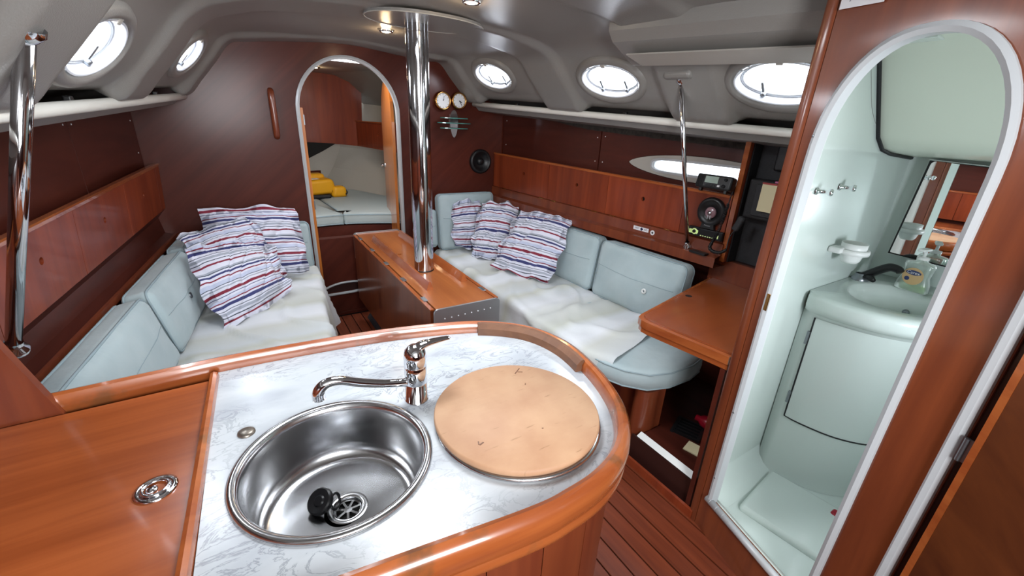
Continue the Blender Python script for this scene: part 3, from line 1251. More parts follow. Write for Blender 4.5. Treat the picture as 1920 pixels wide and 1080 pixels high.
def mattress(poly, z0, z1, name, label, group, r=0.03):
    """flat cushion of any outline with rounded edges and piping"""
    e = thing(name, label, 'cushion', (sum(p[0] for p in poly) / len(poly), sum(p[1] for p in poly) / len(poly), z0), group)
    c = Vector((sum(p[0] for p in poly) / len(poly), sum(p[1] for p in poly) / len(poly), 0))
    P = [Vector((p[0], p[1], 0)) for p in poly]
    n = len(P)
    inn = []
    area = sum(P[i].x * P[(i + 1) % n].y - P[(i + 1) % n].x * P[i].y for i in range(n))
    sg = 1 if area > 0 else -1
    for i in range(n):
        t1 = (P[i] - P[i - 1]).normalized()
        t2 = (P[(i + 1) % n] - P[i]).normalized()
        nn = Vector((-(t1.y + t2.y), t1.x + t2.x, 0))
        nn = nn.normalized() * sg if nn.length > 1e-6 else Vector((0, 0, 0))
        inn.append(nn)
    loops = []
    for (off, z) in ((r, z0), (0.006, z0 + r * .4), (0, (z0 + z1) / 2), (0.004, z1 - r * .5), (r * .5, z1 - r * .12), (r * 1.4, z1), (r * 4, z1 + .004)):
        loops.append([P[i] + inn[i] * off + Z * z for i in range(n)])
    g = G()
    ring(g, loops)
    from mathutils.geometry import tessellate_polygon
    for lp_c in (loops[-1], loops[0]):
        g.add(lp_c, [tuple(t_) for t_ in tessellate_polygon([lp_c])])
    g.mk('cover', 'berth_grey' if 'berth' in name else 'cushion_blue', e, smooth=True)
    for off, z, in ((0.004, z1 - r * .45), (0.006, z0 + r * .45)):
        g = G()
        g.tube([P[i] + inn[i] * off + Z * z for i in range(n)], .0045, 6, closed=True)
        g.mk('piping', 'piping_blue', e, smooth=True)
    return e


split = (0.765, 3.965)
pl, pr = [], []
for q in frs:
    (pl if q.x < 0.765 else pr).append((q.x, q.y - .01))
pr = [(q[0], q[1]) for q in pr if q[0] < 1.62]
mattress([(fh(4.0, -1) + .34, 4.0)] + pl + [(0.762, 3.955), (0.72, 4.5), (0.66, 5.3), (fh(5.3, -1) + .34, 5.3), (fh(4.6, -1) + .34, 4.6)], 0.66, 0.765, 'berth_cushion',
         'grey berth cushion on the left of the seam in the fore cabin', 'fore berth cushions')
mattress([(0.772, 3.955)] + pr + [(fh(3.75, 1) - .34, 3.75), (fh(4.2, 1) - .33, 4.2), (fh(4.7, 1) - .33, 4.7), (fh(5.3, 1) - .33, 5.3), (0.67, 5.3), (0.73, 4.5)], 0.66, 0.765, 'berth_cushion',
         'grey berth cushion on the right of the seam in the fore cabin', 'fore berth cushions')
# small shelf at the bow and the two yellow life jacket packs
o = G().prism([(0, 0), (0.42, 0), (0.42, .16), (0, .16)], (0.42, 5.02, 0.84), Vector((0.93, 0.36, 0)), Z, Vector((-.36, .93, 0)), 0, 0.02).mk('bow_shelf', 'bulkhead_wood')
tag(o, 'dark wooden shelf front at the head of the fore berth', 'shelf')


def lifejacket(c, ang, sx, sy, sz, label, big):
    e = thing('lifejacket_pack', label, 'life jacket', c, 'yellow life jackets on the fore berth')
    ax = Vector((math.cos(ang), math.sin(ang), 0))
    ay = Vector((-math.sin(ang), math.cos(ang), 0))
    c = Vector(c)
    g = G()
    v, f = rbox((sx, sy, sz), .035, 4, 3)
    g.add([c + ax * (p.x * (1.0 - .12 * (p.z / sz))) + ay * p.y + Z * (p.z + sz + (0.35 * p.x * .12 if big else 0)) for p in v], f)
    if big:
        v, f = rbox((sx * .62, sy * .55, sz * .45), .03, 4, 2)
        g.add([c + ax * (p.x + sx * .10) + ay * (p.y + sy * .75) + Z * (p.z + sz * 2.1) for p in v], f)
    g.mk('bag', 'yellow_bag', e, smooth=True)
    g = G()
    g.tube(smooth_path([c + ax * (sx * .55) + Z * (sz * 1.95) - ay * (sy * .2), c + ax * (sx * .98) - ay * (sy * .8) + Z * (sz * 1.0), c + ax * (sx * .75) - ay * (sy * 1.02) + Z * .03], 6), .008, 8)
    g.mk('strap', 'black_plastic', e, smooth=True)
    if big:
        G().bbox(c - ax * (sx * .25) + Z * (sz * 1.985), ax, ay, Z, sx * .45, sy * .42, .004, .003).mk('label_tag', 'tag_white', e)
    return e


lifejacket((0.70, 4.90, 0.80), 0.15, 0.16, 0.14, 0.075, 'large yellow life jacket pack with a white tag on the berth', True)
lifejacket((0.905, 4.83, 0.768), 0.1, 0.075, 0.07, 0.055, 'small yellow life jacket pack beside the large one', False)
o = G().bbox((0.66, 4.84, 0.785), X, Y, Z, .16, .10, .018, .015).mk('black_bag', 'black_soft')
tag(o, 'flat black bag under the large yellow life jacket', 'bag')

# ---------------------------------------------------------------- things on the bulkhead
g = G()
g.tube(smooth_path([(0.292, 3.497, 1.425), (0.291, 3.462, 1.45), (0.291, 3.455, 1.57), (0.291, 3.462, 1.69), (0.292, 3.497, 1.715)], 6), [.020] * 25, 12)
o = g.mk('wall_grab_rail', 'panel_wood', smooth=True)
tag(o, 'upright mahogany grab handle left of the arched doorway', 'handle')


def dial(name, label, c, r, hands):
    e = thing(name, label, name, Vector(c) - Z * r)
    c = Vector(c)
    g = G()
    g.lathe([(r * 1.05, 0), (r * 1.05, .012), (r * .98, .035), (r * .86, .038), (r * .80, .030), (r * .8, .022)], c, -Y, 32)
    g.mk('case', 'brass', e, smooth=True)
    g = G()
    g.lathe([(0.0005, .024), (r * .82, .024)], c, -Y, 32)
    g.mk('face', 'dial_white', e)
    for a, l, w in hands:
        d = Vector((math.sin(a), 0, math.cos(a)))
        s = Vector((d.z, 0, -d.x))
        G().obox(c - Y * .0265 + d * (l * r * .5), d, s, Y, l * r * .5, w, .0008).mk('hand', 'ink', e)
    for k in range(12):
        a = k * math.pi / 6
        d = Vector((math.sin(a), 0, math.cos(a)))
        s = Vector((d.z, 0, -d.x))
        G().obox(c - Y * .0255 + d * (r * .70), d, s, Y, r * .05, .0016, .0006).mk('hour_mark', 'ink', e)
    return e


dial('barometer', 'round brass barometer with white face on the bulkhead', (1.525, 3.498, 1.727), .070, ((0.25, .55, .0012), (0.4, .2, .003)))
dial('clock', 'brass ship clock with black hands right of the barometer', (1.668, 3.498, 1.735), .066, ((2.05, .42, .003), (2.5, .65, .002)))
# glass ornament: chrome leaf stand with three glass discs
e = thing('glass_ornament', 'chrome leaf bracket with three green glass shelves under the dials', 'ornament', (1.62, 3.49, 1.45))
g = G()
pf = [(0.0, 0.0)]
poly = []
for k in range(24):
    t = 2 * math.pi * k / 24
    poly.append((1.628 + .036 * math.sin(t) * (1 - .2 * math.cos(t)), 1.555 + .108 * -math.cos(t)))
g.prism(poly, (0, 3.499, 0), X, Z, Y, -.012, 0.0)
g.mk('leaf_stand', 'chrome', e)
for z, w in ((1.600, .125), (1.562, .150), (1.522, .125)):
    g = G()
    pl_ = [(1.605 + w * math.cos(2 * math.pi * k / 28), 3.487 - .052 + .052 * math.sin(2 * math.pi * k / 28)) for k in range(28)]
    g.prism(pl_, (0, 0, z), X, Y, Z, -.004, .004)
    g.mk('glass_shelf', 'green_glass', e)
# bulkhead loudspeaker
e = thing('loudspeaker', 'small round black loudspeaker on the bulkhead beside the locker', 'speaker', (1.885, 3.49, 1.15))
g = G()
g.lathe([(0.105, 0), (.105, .02), (.10, .03), (.085, .034), (.078, .026), (.05, .010), (.03, .006), (0, .006)], (1.885, 3.499, 1.25), -Y, 32)
g.mk('basket', 'black_plastic', e, smooth=True)
G().lathe([(.034, .006), (.030, .022), (.016, .030), (0, .031)], (1.885, 3.499, 1.25), -Y, 20).mk('dust_cap', 'black_plastic', e, smooth=True)
# ---------------------------------------------------------------- compression post
e = thing('mast_post', 'polished steel mast post rising through the saloon table', 'post', (0.90, 2.37, 0.72))
g = G()
g.lathe([(0.058, 0.7205), (.058, 2.048)], (0.90, 2.37, 0), Z, 48)
g.mk('tube', 'steel', e, smooth=True)
g = G()
g.lathe([(.0595, .7205), (.0595, .728), (.058, .7285)], (0.90, 2.37, 0), Z, 40)
g.mk('foot_ring', 'black_plastic', e, smooth=True)
# headliner plate round the post
g = G()
pts = []
for k in range(40):
    t = 2 * math.pi * k / 40
    pts.append((0.925 + 0.30 * math.copysign(abs(math.cos(t)) ** .9, math.cos(t)), 2.30 + 0.20 * math.sin(t)))
g.prism(pts, (0, 0, 0), X, Y, Z, 2.032, 2.045)
o = g.mk('trim_3', 'headliner')
tag(o, 'oval grey plate in the deckhead round the mast post', 'trim', kind='structure')
g = G()
g.tube([(a, b, 2.0325) for a, b in pts], .003, 6, closed=True)
g.mk('edge', 'headliner_trim', o, smooth=True)


def downlight(c, label, power):
    e = thing('ceiling_light', label, 'light', c, 'small warm deckhead spotlights')
    c = Vector(c)
    g = G()
    g.lathe([(.040, 0), (.040, -.006), (.034, -.010), (.027, -.008), (.026, 0)], c, Z, 28)
    g.mk('rim', 'chrome', e, smooth=True)
    g = G()
    g.lathe([(.027, -.006), (.014, -.010), (0.0005, -.011)], c, Z, 24)
    g.mk('lens', 'warm_lamp', e, smooth=True)
    d = bpy.data.lights.new('lamp_glow', 'POINT')
    d.energy = power
    d.color = (1.0, 0.72, 0.42)
    d.shadow_soft_size = .025
    lo = bpy.data.objects.new('lamp_glow', d)
    COL.objects.link(lo)
    lo.parent = e
    lo.location = (0, 0, -.03)


downlight((0.87, 2.775, 2.050), 'lit warm spotlight left of the mast post', 1.4)
downlight((0.935, 1.832, 2.050), 'warm spotlight at the top edge right of the mast post', 0.9)
downlight((0.775, 4.60, 1.974), 'lit warm spotlight inside the fore cabin doorway', 1.4)

# ---------------------------------------------------------------- hand rails under the side decks
for fn, sgn, nm, lab in ((rail_p, -1, 'hand_rail', 'white hand rail under the left portlights'), (rail_s, 1, 'hand_rail', 'long white hand rail under the right portlights')):
    e = thing(nm, lab, 'rail', (fn(2)[0], 2.0, fn(2)[1]), 'white deckhead hand rails')
    ya = -0.9 if sgn < 0 else 0.74
    pts = [(fn(y)[0], y, fn(y)[1]) for y in (ya, 1.0, 2.0, 3.0, 3.47)]
    g = G()
    g.tube(pts, .019, 14)
    g.mk('rail_tube', 'white_rail', e, smooth=True)
    # fascia below the rail
    g = G()
    vs = []
    for y in (ya, 1.0, 2.0, 3.0, 3.49):
        x_, z_ = fn(y)
        hx = (hull_p(y) if sgn < 0 else hull_s(y))
        vs += [(x_ + sgn * .022, y, z_ - .012), (x_ + sgn * .06, y, z_ - .050), (hx - sgn * .006, y, z_ - .075), (hx - sgn * .006, y, z_ - .06), (x_ + sgn * .05, y, z_ - .0)]
    fs = []
    for i in range(4):
        for k in range(5):
            l = (k + 1) % 5
            fs.append((i * 5 + k, i * 5 + l, i * 5 + 5 + l, i * 5 + 5 + k))
    g.add(vs, fs)
    g.mk('fascia', 'headliner', e)
    ks = [y for y in (0.95, 1.9, 2.35, 2.9, 3.4) if y > ya]
    for y in ks:
        x_, z_ = fn(y)
        G().bbox((x_ + sgn * .012, y, z_ + .022), X, Y, Z, .010, .016, .009, .004).mk('bracket', 'black_plastic', e)
# deckhead box along the right side above the nav station
e = thing('deckhead_box', 'long grey vinyl box under the deckhead above the nav station', 'box', (1.55, 1.1, 1.85))
pz = [(1.50, 1.985), (1.53, 1.945), (1.67, 1.868), (1.71, 1.870), (1.74, 1.95), (1.6, 2.03), (1.5, 2.04)]
def shear(g):
    for v in g.v:
        d = 1.53 - v.y
        v.x += .10 * d
        v.z -= .042 * d
    return g


shear(G().prism(pz, (0, 0, 0), X, Z, Y, 0.66, 1.60)).mk('body', 'headliner', e)
shear(G().prism([(1.555, 1.896), (1.668, 1.863), (1.672, 1.868), (1.56, 1.902)], (0, 0, 0), X, Z, Y, 0.68, 1.54)).mk('cover_strip', 'headliner_trim', e)


def grab_pole(a, b, r, label, d1_, d2_):
    e = thing('grab_pole', label, 'pole', b, 'steel grab poles at the lockers')
    a, b = Vector(a), Vector(b)
    G().tube([a, b], r, 20).mk('tube', 'steel', e, smooth=True)
    u = (a - b).normalized()
    G().lathe([(r * 1.9, -.006), (r * 1.9, .004), (r * 1.15, .012), (r * 1.12, .03)], b, u, 20).mk('foot', 'steel', e, smooth=True)
    G().lathe([(r * 1.8, .006), (r * 1.8, -.006), (r * 1.15, -.02)], a, u, 20).mk('head', 'steel', e, smooth=True)
    return e


grab_pole((-0.295, 1.30, 1.722), (-0.585, 1.57, 0.958), .0165, 'slanting steel grab pole in front of the left lockers', 0, 0)
gp = grab_pole((1.82, 1.432, 1.815), (2.155, 1.452, 0.972), .0115, 'thin steel grab pole in front of the right lockers', 0, 0)
g = G()
g.bbox((1.825, 1.43, 1.832), Vector((1, 0, -.15)), Y, Vector((.15, 0, 1)), .055, .075, .022, .018, 3)
g.mk('pad', 'headliner', gp, smooth=True, label='rounded grey deckhead pad')
# ---------------------------------------------------------------- lockers
def circ(u, v, r, n=14):
    return [(u + r * math.cos(2 * math.pi * k / n), v + r * math.sin(2 * math.pi * k / n)) for k in range(n)]


def locker_row(name, label, fx, sgn, seams, holes, zt, zb, lean, ledge, skip_hole=()):
    """row of locker fronts along a hull side; fx(y) is the x of the top edge of the face"""
    ya, yb = seams[0], seams[-1]
    e = thing(name, label, 'locker', (fx((ya + yb) / 2), (ya + yb) / 2, zb((ya + yb) / 2)))
    for y0, y1 in zip(seams, seams[1:]):
        a = Vector((fx(y0) + sgn * lean, y0, 0))
        b = Vector((fx(y1) + sgn * lean, y1, 0))
        U = b - a
        ln = U.length
        U.normalize()
        N = Vector((-sgn, 0, 0))
        hs = [circ(h - y0, (zt(h) + zb(h)) / 2 + .015, .0135) for h in holes if y0 < h < y1]
        g = G()
        # shear the panel so that it leans outboard at the bottom
        g.holed([(.0015, zb(y0)), (ln - .0015, zb(y1)), (ln - .0015, zt(y1) - .016), (.0015, zt(y0) - .016)], hs, a, U, Z, N, -.016, 0.0)
        for v in g.v:
            t = (v.z - zb(v.y)) / (zt(v.y) - zb(v.y))
            v.x -= sgn * lean * t
        g.mk('door', 'locker_wood', e)
        for h in hs:
            pass
    vs, fs = [], []
    yy = [ya + (yb - ya) * i / 8 for i in range(9)]
    for y in yy:
        x_ = fx(y)
        hx = (hull_p(y) if sgn < 0 else hull_s(y)) - sgn * .008
        vs += [(x_ - sgn * .004, y, zt(y) - .016), (x_ - sgn * .006, y, zt(y) - .004), (x_, y, zt(y)), (x_ + sgn * .022, y, zt(y)), (x_ + sgn * .022, y, zt(y) - .016)]
    for i in range(8):
        for k in range(5):
            fs.append((i * 5 + k, i * 5 + (k + 1) % 5, i * 5 + 5 + (k + 1) % 5, i * 5 + 5 + k))
    fs += [(0, 1, 2, 3, 4), tuple(40 + k for k in (4, 3, 2, 1, 0))]
    mk('top_rail', vs, fs, 'trim_wood', e)
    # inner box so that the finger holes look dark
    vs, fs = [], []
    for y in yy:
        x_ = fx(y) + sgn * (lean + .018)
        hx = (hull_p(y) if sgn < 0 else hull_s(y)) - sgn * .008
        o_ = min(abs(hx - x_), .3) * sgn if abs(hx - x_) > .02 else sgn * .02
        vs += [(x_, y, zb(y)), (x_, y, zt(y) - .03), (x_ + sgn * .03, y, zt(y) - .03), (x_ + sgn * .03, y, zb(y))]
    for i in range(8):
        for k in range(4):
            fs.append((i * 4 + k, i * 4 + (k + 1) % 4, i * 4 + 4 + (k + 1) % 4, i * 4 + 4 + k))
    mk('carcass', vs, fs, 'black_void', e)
    return e


fxp = lambda y: -0.39 - 0.122 * (YB - y)
ztp = lambda y: 1.256 - 0.025 * (YB - y)
zbp = lambda y: 0.975 - 0.02 * (YB - y)
lp_ = locker_row('settee_locker', 'row of mahogany locker doors with finger holes behind the left settee', fxp, -1, [1.30, 1.67, 2.25, 2.83, 3.41, 3.495],
                 [1.96, 2.53, 3.11], ztp, zbp, 0.018, 0)
fxs = lambda y: 2.03 + 0.076 * (YB - y)
zts = lambda y: 1.33 - 0.018 * (YB - y)
zbs = lambda y: 1.032 + 0 * y
ls_ = locker_row('settee_locker', 'row of red mahogany locker doors behind the right settee', fxs, 1, [1.275, 1.546, 2.125, 2.73, 3.40, 3.495],
                 [1.83, 2.42, 3.05], zts, zbs, 0.0, 0)
for y in (1.62, 2.05, 2.22, 2.65, 2.80, 3.32):
    G().bbox((fxs(y) - .004, y, 1.030), X, Vector((-.076, 1, 0)), Z, .004, .022, .004, .002).mk('hinge', 'brass', ls_)

# dark recess band and shelf edge over the left back cushions
yy = [1.29, 2.0, 2.7, YB - .006]
vs, fs = [], []
for y in yy:
    x_ = fxp(y) - .022
    vs += [(x_, y, zbp(y) - .004), (x_ - .045, y, zbp(y) - .06), (x_ - .03, y, .815), (x_ + .026, y, .800), (x_ + .028, y, .775), (x_ - .08, y, .775), (x_ - .08, y, zbp(y) - .004)]
for i in range(3):
    for k in range(7):
        fs.append((i * 7 + k, i * 7 + (k + 1) % 7, i * 7 + 7 + (k + 1) % 7, i * 7 + 7 + k))
e = thing('settee_shelf', 'dark sloping shelf with wooden edge behind the left back cushions', 'shelf', (-.55, 2.4, .775))
mk('shelf_board', vs, fs, 'hull_wood', e)
vs = []
for y in yy:
    x_ = fxp(y) - .022
    vs += [(x_ + .022, y, .782), (x_ + .036, y, .782), (x_ + .036, y, .812), (x_ + .022, y, .812)]
fs = []
for i in range(3):
    for k in range(4):
        fs.append((i * 4 + k, i * 4 + (k + 1) % 4, i * 4 + 4 + (k + 1) % 4, i * 4 + 4 + k))
fs += [(0, 1, 2, 3), (12, 15, 14, 13)]
mk('edge_strip', vs, fs, 'panel_wood', e)

# lower panel and ledge under the right lockers
e = thing('settee_shelf', 'mahogany ledge under the right locker doors carrying the first aid sticker', 'shelf', (2.1, 2.4, .90))
vs, fs = [], []
yy = [1.26, 2.0, 2.7, YB - .006]
for y in yy:
    x_ = fxs(y)
    vs += [(x_ + .004, y, 1.030), (x_ - .012, y, 1.026), (x_ - .018, y, .965), (x_ - .060, y, .955), (x_ - .062, y, .90), (x_ + .05, y, .90), (x_ + .05, y, 1.03)]
for i in range(3):
    for k in range(7):
        fs.append((i * 7 + k, i * 7 + (k + 1) % 7, i * 7 + 7 + (k + 1) % 7, i * 7 + 7 + k))
mk('ledge', vs, fs, 'panel_wood', e)
stU = Vector((.076, -1, 0)).normalized()
stN = Vector((-1, -.076, 0)).normalized()


def on_ledge(y, z):
    return Vector((fxs(y) - .0175, y, z))


s_ = thing('first_aid_sticker', 'white first aid sticker with a blue cross on the ledge', 'sticker', on_ledge(1.80, .985))
c = on_ledge(1.795, .997)
G().obox(c, stU, Z, stN, .058, .012, .0008).mk('label_face', 'sign_white', s_)
text_mesh('lettering', 'FIRST', c - stU * .030 + stN * .0012, stU, Z, .015, 'navy_ink', s_)
text_mesh('lettering', 'AID', c + stU * .036 + stN * .0012, stU, Z, .015, 'navy_ink', s_)
g = G()
cc_ = c + stU * .006 + stN * .0012
g.obox(cc_, stU, Z, stN, .010, .0042, .0003)
g.obox(cc_, stU, Z, stN, .0042, .010, .0003)
g.mk('cross', 'navy_ink', s_)
s_ = thing('round_sticker', 'small round white sticker beside the first aid sticker', 'sticker', on_ledge(1.70, .985))
c = on_ledge(1.707, .992)
G().lathe([(0.0005, .0008), (.0155, .0008), (.0155, -.002)], c, stN, 24).mk('disc', 'sign_white', s_)
G().lathe([(0.0003, .0014), (.0065, .0014)], c, stN, 12).mk('figure', 'ink', s_)

# ---------------------------------------------------------------- settee bases
o = thing('settee', 'dark wooden base of the left settee', 'settee', (0, 2.4, 0))
G().prism([(0.30, 2.2), (0.345, 2.9), (0.40, 3.495), (hull_p(3.495) + .02, 3.495), (hull_p(1.32) + .02, 1.32), (0.20, 1.32)], (0, 0, 0), X, Y, Z, 0.0, 0.37).mk('base', 'bulkhead_wood', o)
settee_s = thing('settee', 'dark wooden base of the right settee', 'settee', (1.8, 2.4, 0))
G().prism([(1.46, 1.32), (1.46, 3.495), (hull_s(3.495) - .02, 3.495), (hull_s(1.32) - .02, 1.32)], (0, 0, 0), X, Y, Z, 0.0, 0.37).mk('base', 'bulkhead_wood', settee_s)

mattress([(.21, 1.31), (.29, 2.2), (.365, 2.9), (.415, 3.30), (.415, 3.42), (.38, 3.47), (-.28, 3.47), (-.36, 2.6), (-.48, 1.9), (-.56, 1.33)], 0.372, 0.482,
         'seat_cushion', 'long blue grey seat cushion of the left settee under the throw', 'settee seat cushions')
mattress([(1.42, 1.88), (1.42, 1.42), (1.44, 1.30), (1.48, 1.20), (1.56, 1.11), (1.68, 1.07), (1.84, 1.065), (1.96, 1.09), (2.03, 1.17), (2.06, 1.30), (2.08, 2.0)], 0.372, 0.485,
         'seat_cushion', 'blue grey seat cushion with a rounded end under the chart table', 'settee seat cushions')
mattress([(1.42, 1.90), (2.08, 2.02), (2.02, 3.47), (1.50, 3.47), (1.44, 3.40), (1.42, 3.0)], 0.372, 0.482,
         'seat_cushion', 'blue grey seat cushion of the right settee beside the table', 'settee seat cushions')


def throw(path_fn, u0, u1, nu, vlist, label, name='throw_cover', seed=0, amp=.007):
    """cloth laid over a seat: path_fn(u, v) gives the ideal surface"""
    nv = len(vlist)
    vs, uv, fs = [], [], []
    for i in range(nu + 1):
        u = u0 + (u1 - u0) * i / nu
        for j, v in enumerate(vlist):
            p, nrm = path_fn(u, v)
            w = noise.noise(Vector((u * 3.1 + seed, v * 4.3, seed))) * 1.0 + 0.5 * noise.noise(Vector((u * 8 + seed, v * 9, 3.0)))
            crease = abs(noise.noise(Vector((u * 2.2 + v * 2.6 + seed, v * 1.2 - u, 7.0))))
            h = amp * (0.9 + w) + .034 * max(0, .12 - crease) / .12 * (0.4 + 0.6 * abs(noise.noise(Vector((u * 1.5, v * 1.5, seed + 9)))))
            vs.append(Vector(p) + Vector(nrm) * max(.003, h + .003))
            uv.append(((u - u0) / (u1 - u0), j / (nv - 1)))
    for i in range(nu):
        for j in range(nv - 1):
            a = i * nv + j
            fs.append((a, a + 1, a + nv + 1, a + nv))
    o = mk(name, vs, fs, 'cream_throw', smooth=True, uvs=uv)
    tag(o, label, 'throw')
    return o


def port_path(y, v):
    xb = -0.27 - 0.13 * max(0, 3.0 - y)
    xf = (.21 + .09 * (y - 1.31) / .89 if y < 2.2 else .29 + .115 * (y - 2.2)) + .004
    xf = min(xf, .418)
    zt = .487
    drop = .27 + .05 * math.sin(y * 7) + .02 * math.sin(y * 17)
    top_len = xf - xb
    tot = top_len + drop
    s = v * tot
    if s < top_len - .03:
        return (xb + s, y, zt), (0, 0, 1)
    if s < top_len + .03:
        t = (s - top_len + .03) / .06
        a = t * math.pi / 2
        return (xf - .03 + .03 * math.sin(a) + .004, y, zt - .03 + .03 * math.cos(a)), (math.sin(a), 0, math.cos(a))
    d = s - top_len - .03
    fl = .03 * d / .25 * (1 + math.sin(y * 9.0) + .6 * math.sin(y * 21))
    return (xf + .004 + fl, y, zt - .03 - d), (1, 0, 0)


def stbd_path(y, v):
    xb = 2.02
    xf = 1.42 - .006
    if y < 1.42:
        xf = 1.414 + (1.42 - y) * .45
    zt = .489
    drop = .30 + .03 * math.sin(y * 6)
    top_len = xb - xf
    tot = top_len + drop
    s = v * tot
    yy_ = y + (.14 * max(0, (1.75 - y) / .45) * max(0, 1 - s / top_len) if y < 1.75 else 0)
    if 1.86 < yy_ < 1.96:
        zt -= .012 * (1 - abs(yy_ - 1.91) / .05)
    if s < top_len - .03:
        return (xb - s, yy_, zt), (0, 0, 1)
    if s < top_len + .03:
        t = (s - top_len + .03) / .06
        a = t * math.pi / 2
        return (xf + .03 - .03 * math.sin(a) - .004, yy_, zt - .03 + .03 * math.cos(a)), (-math.sin(a), 0, math.cos(a))
    d = s - top_len - .03
    fl = .03 * d / .25 * (1 + math.sin(y * 8.0))
    return (xf - .004 - fl, yy_, zt - .03 - d), (-1, 0, 0)


vl = [i / 54 for i in range(55)]
throw(port_path, 1.34, 3.40, 110, vl, 'pale striped throw cover draped over the left settee seat', seed=2.0, amp=.009)
throw(stbd_path, 1.27, 3.42, 120, vl, 'pale striped throw cover draped over the right settee seat', seed=11.0, amp=.011)


# ---------------------------------------------------------------- back cushions
def box_cushion(c, ax, ay, az, hx, hy, hz, r, label, group, name='back_cushion', button=None, wr=.007, seed=0):
    """boxed cushion: ax length, ay up, az thickness (front = +az)"""
    c = Vector(c)
    ax = Vector(ax).normalized()
    az = Vector(az)
    ay = Vector(ay).normalized()
    az = ax.cross(ay)
    e = thing(name, label, 'cushion', c - ay * hy, group)
    v, f = rbox((hx, hy, hz), r, 4, 14)
    vs = []
    for p in v:
        bx = 1 - (p.x / hx) ** 2
        by = 1 - (p.y / hy) ** 2
        bulge = .018 * max(0, bx) * max(0, by) * (1 if p.z > 0 else -.2)
        q = Vector(p)
        if abs(p.z) > hz * .5:
            q.z += bulge
        n3 = noise.noise(Vector((p.x * 9 + seed, p.y * 9, p.z * 9 + seed)))
        n4 = noise.noise(Vector((p.x * 30 + seed, p.y * 12, seed)))
        if p.y > hy * .8:
            q.y += wr * 1.2 * n4
        q.z += wr * n3 * (1 if p.z > 0 else -1)
        if button:
            d = math.hypot(p.x - button[0], p.y - button[1])
            if p.z > 0:
                q.z -= .02 * math.exp(-(d / .045) ** 2)
        vs.append(c + ax * q.x + ay * q.y + az * q.z)
    mk('cover', vs, f, 'cushion_blue', e, smooth=True)
    ins_ = r * .134 - .003
    for zz in (hz - r * .5, -hz + r * .5):
        lp = []
        rr = r
        for (sx, sy, a0) in ((1, 1, 0), (-1, 1, 90), (-1, -1, 180), (1, -1, 270)):
            for k in range(5):
                a = math.radians(a0 + 90 * k / 4)
                lp.append(c + ax * (sx * (hx - rr) + (rr - ins_) * math.cos(a)) + ay * (sy * (hy - rr) + (rr - ins_) * math.sin(a)) + az * zz)
        g = G()
        g.tube(lp, .005, 6, closed=True)
        g.mk('piping', 'piping_blue', e, smooth=True)
    # seam across the front, following the bulge of the cover
    g = G()
    pts_ = []
    for k in range(25):
        px_ = -hx + r * .8 + (2 * hx - r * 1.6) * k / 24
        py_ = hy * (.16 - .06 * math.sin(math.pi * k / 24))
        z_ = hz + .018 * (1 - (px_ / hx) ** 2) * (1 - (py_ / hy) ** 2) + wr * noise.noise(Vector((px_ * 9 + seed, py_ * 9, hz * 9 + seed)))
        if button:
            z_ -= .02 * math.exp(-(math.hypot(px_ - button[0], py_ - button[1]) / .045) ** 2)
        pts_.append(c + ax * px_ + ay * py_ + az * (z_ + .0004))
    g.tube(pts_, .0018, 5)
    g.mk('seam', 'piping_blue', e, smooth=True)
    if button:
        bc = c + ax * button[0] + ay * button[1] + az * (hz + .004)
        g = G()
        g.lathe([(.006, .002), (.009, .006), (.016, .005), (.017, 0), (.016, -.004)], bc, az, 20)
        g.mk('eyelet', 'white_plastic' if c.x > 1 else 'hinge_metal', e, smooth=True)
    return e


# right side
sax = Vector((.05, -1, 0))
for (ya, yb, lab, btn, sd) in ((1.36, 2.03, 'blue grey back cushion with a white eyelet nearest the chart table', (.10, -.03), 1),
                               (2.05, 2.60, 'blue grey back cushion half covered by a striped pillow', None, 5),
                               (2.62, 3.30, 'blue grey back cushion behind the striped pillows on the right settee', None, 9)):
    ym = (ya + yb) / 2
    xm = 2.075 - .03 * (ym - 1.4)
    box_cushion((xm + .012, ym, .685), sax, Vector((.13, 0, 1)), -X, (yb - ya) / 2 - .006, .195, .06, .045, lab, 'settee back cushions', button=btn, seed=sd)
box_cushion((1.70, 3.40, .75), X, Vector((0, .12, 1)), -Y, .27, .24, .05, .04, 'blue grey cushion standing against the bulkhead in the right corner', 'settee back cushions', seed=3)
box_cushion((1.33, 3.42, .70), X, Vector((0, .1, 1)), -Y, .085, .16, .04, .03, 'narrow blue grey cushion beside the steel post at the bulkhead', 'settee back cushions', seed=4)
# left side
pax = Vector((.13, 1, 0))
for (ya, yb, lab, btn, sd) in ((1.33, 2.25, 'blue grey back cushion nearest the galley on the left settee', None, 21),
                               (2.27, 2.98, 'blue grey back cushion with a dark button in the middle of the left settee', (.05, -.02), 25),
                               (3.00, 3.46, 'blue grey back cushion at the bulkhead end of the left settee', None, 29)):
    ym = (ya + yb) / 2
    xm = -0.405 + .13 * (ym - 2.3)
    box_cushion((xm - .012, ym, .662), pax, Vector((-.22, 0, 1)), X, (yb - ya) / 2 - .006, .165, .062, .04, lab, 'settee back cushions', button=btn, seed=sd)
box_cushion((0.16, 3.43, .66), X, Vector((0, .08, 1)), -Y, .25, .175, .04, .035, 'blue grey cushion standing against the bulkhead behind the left pillows', 'settee back cushions', seed=33)


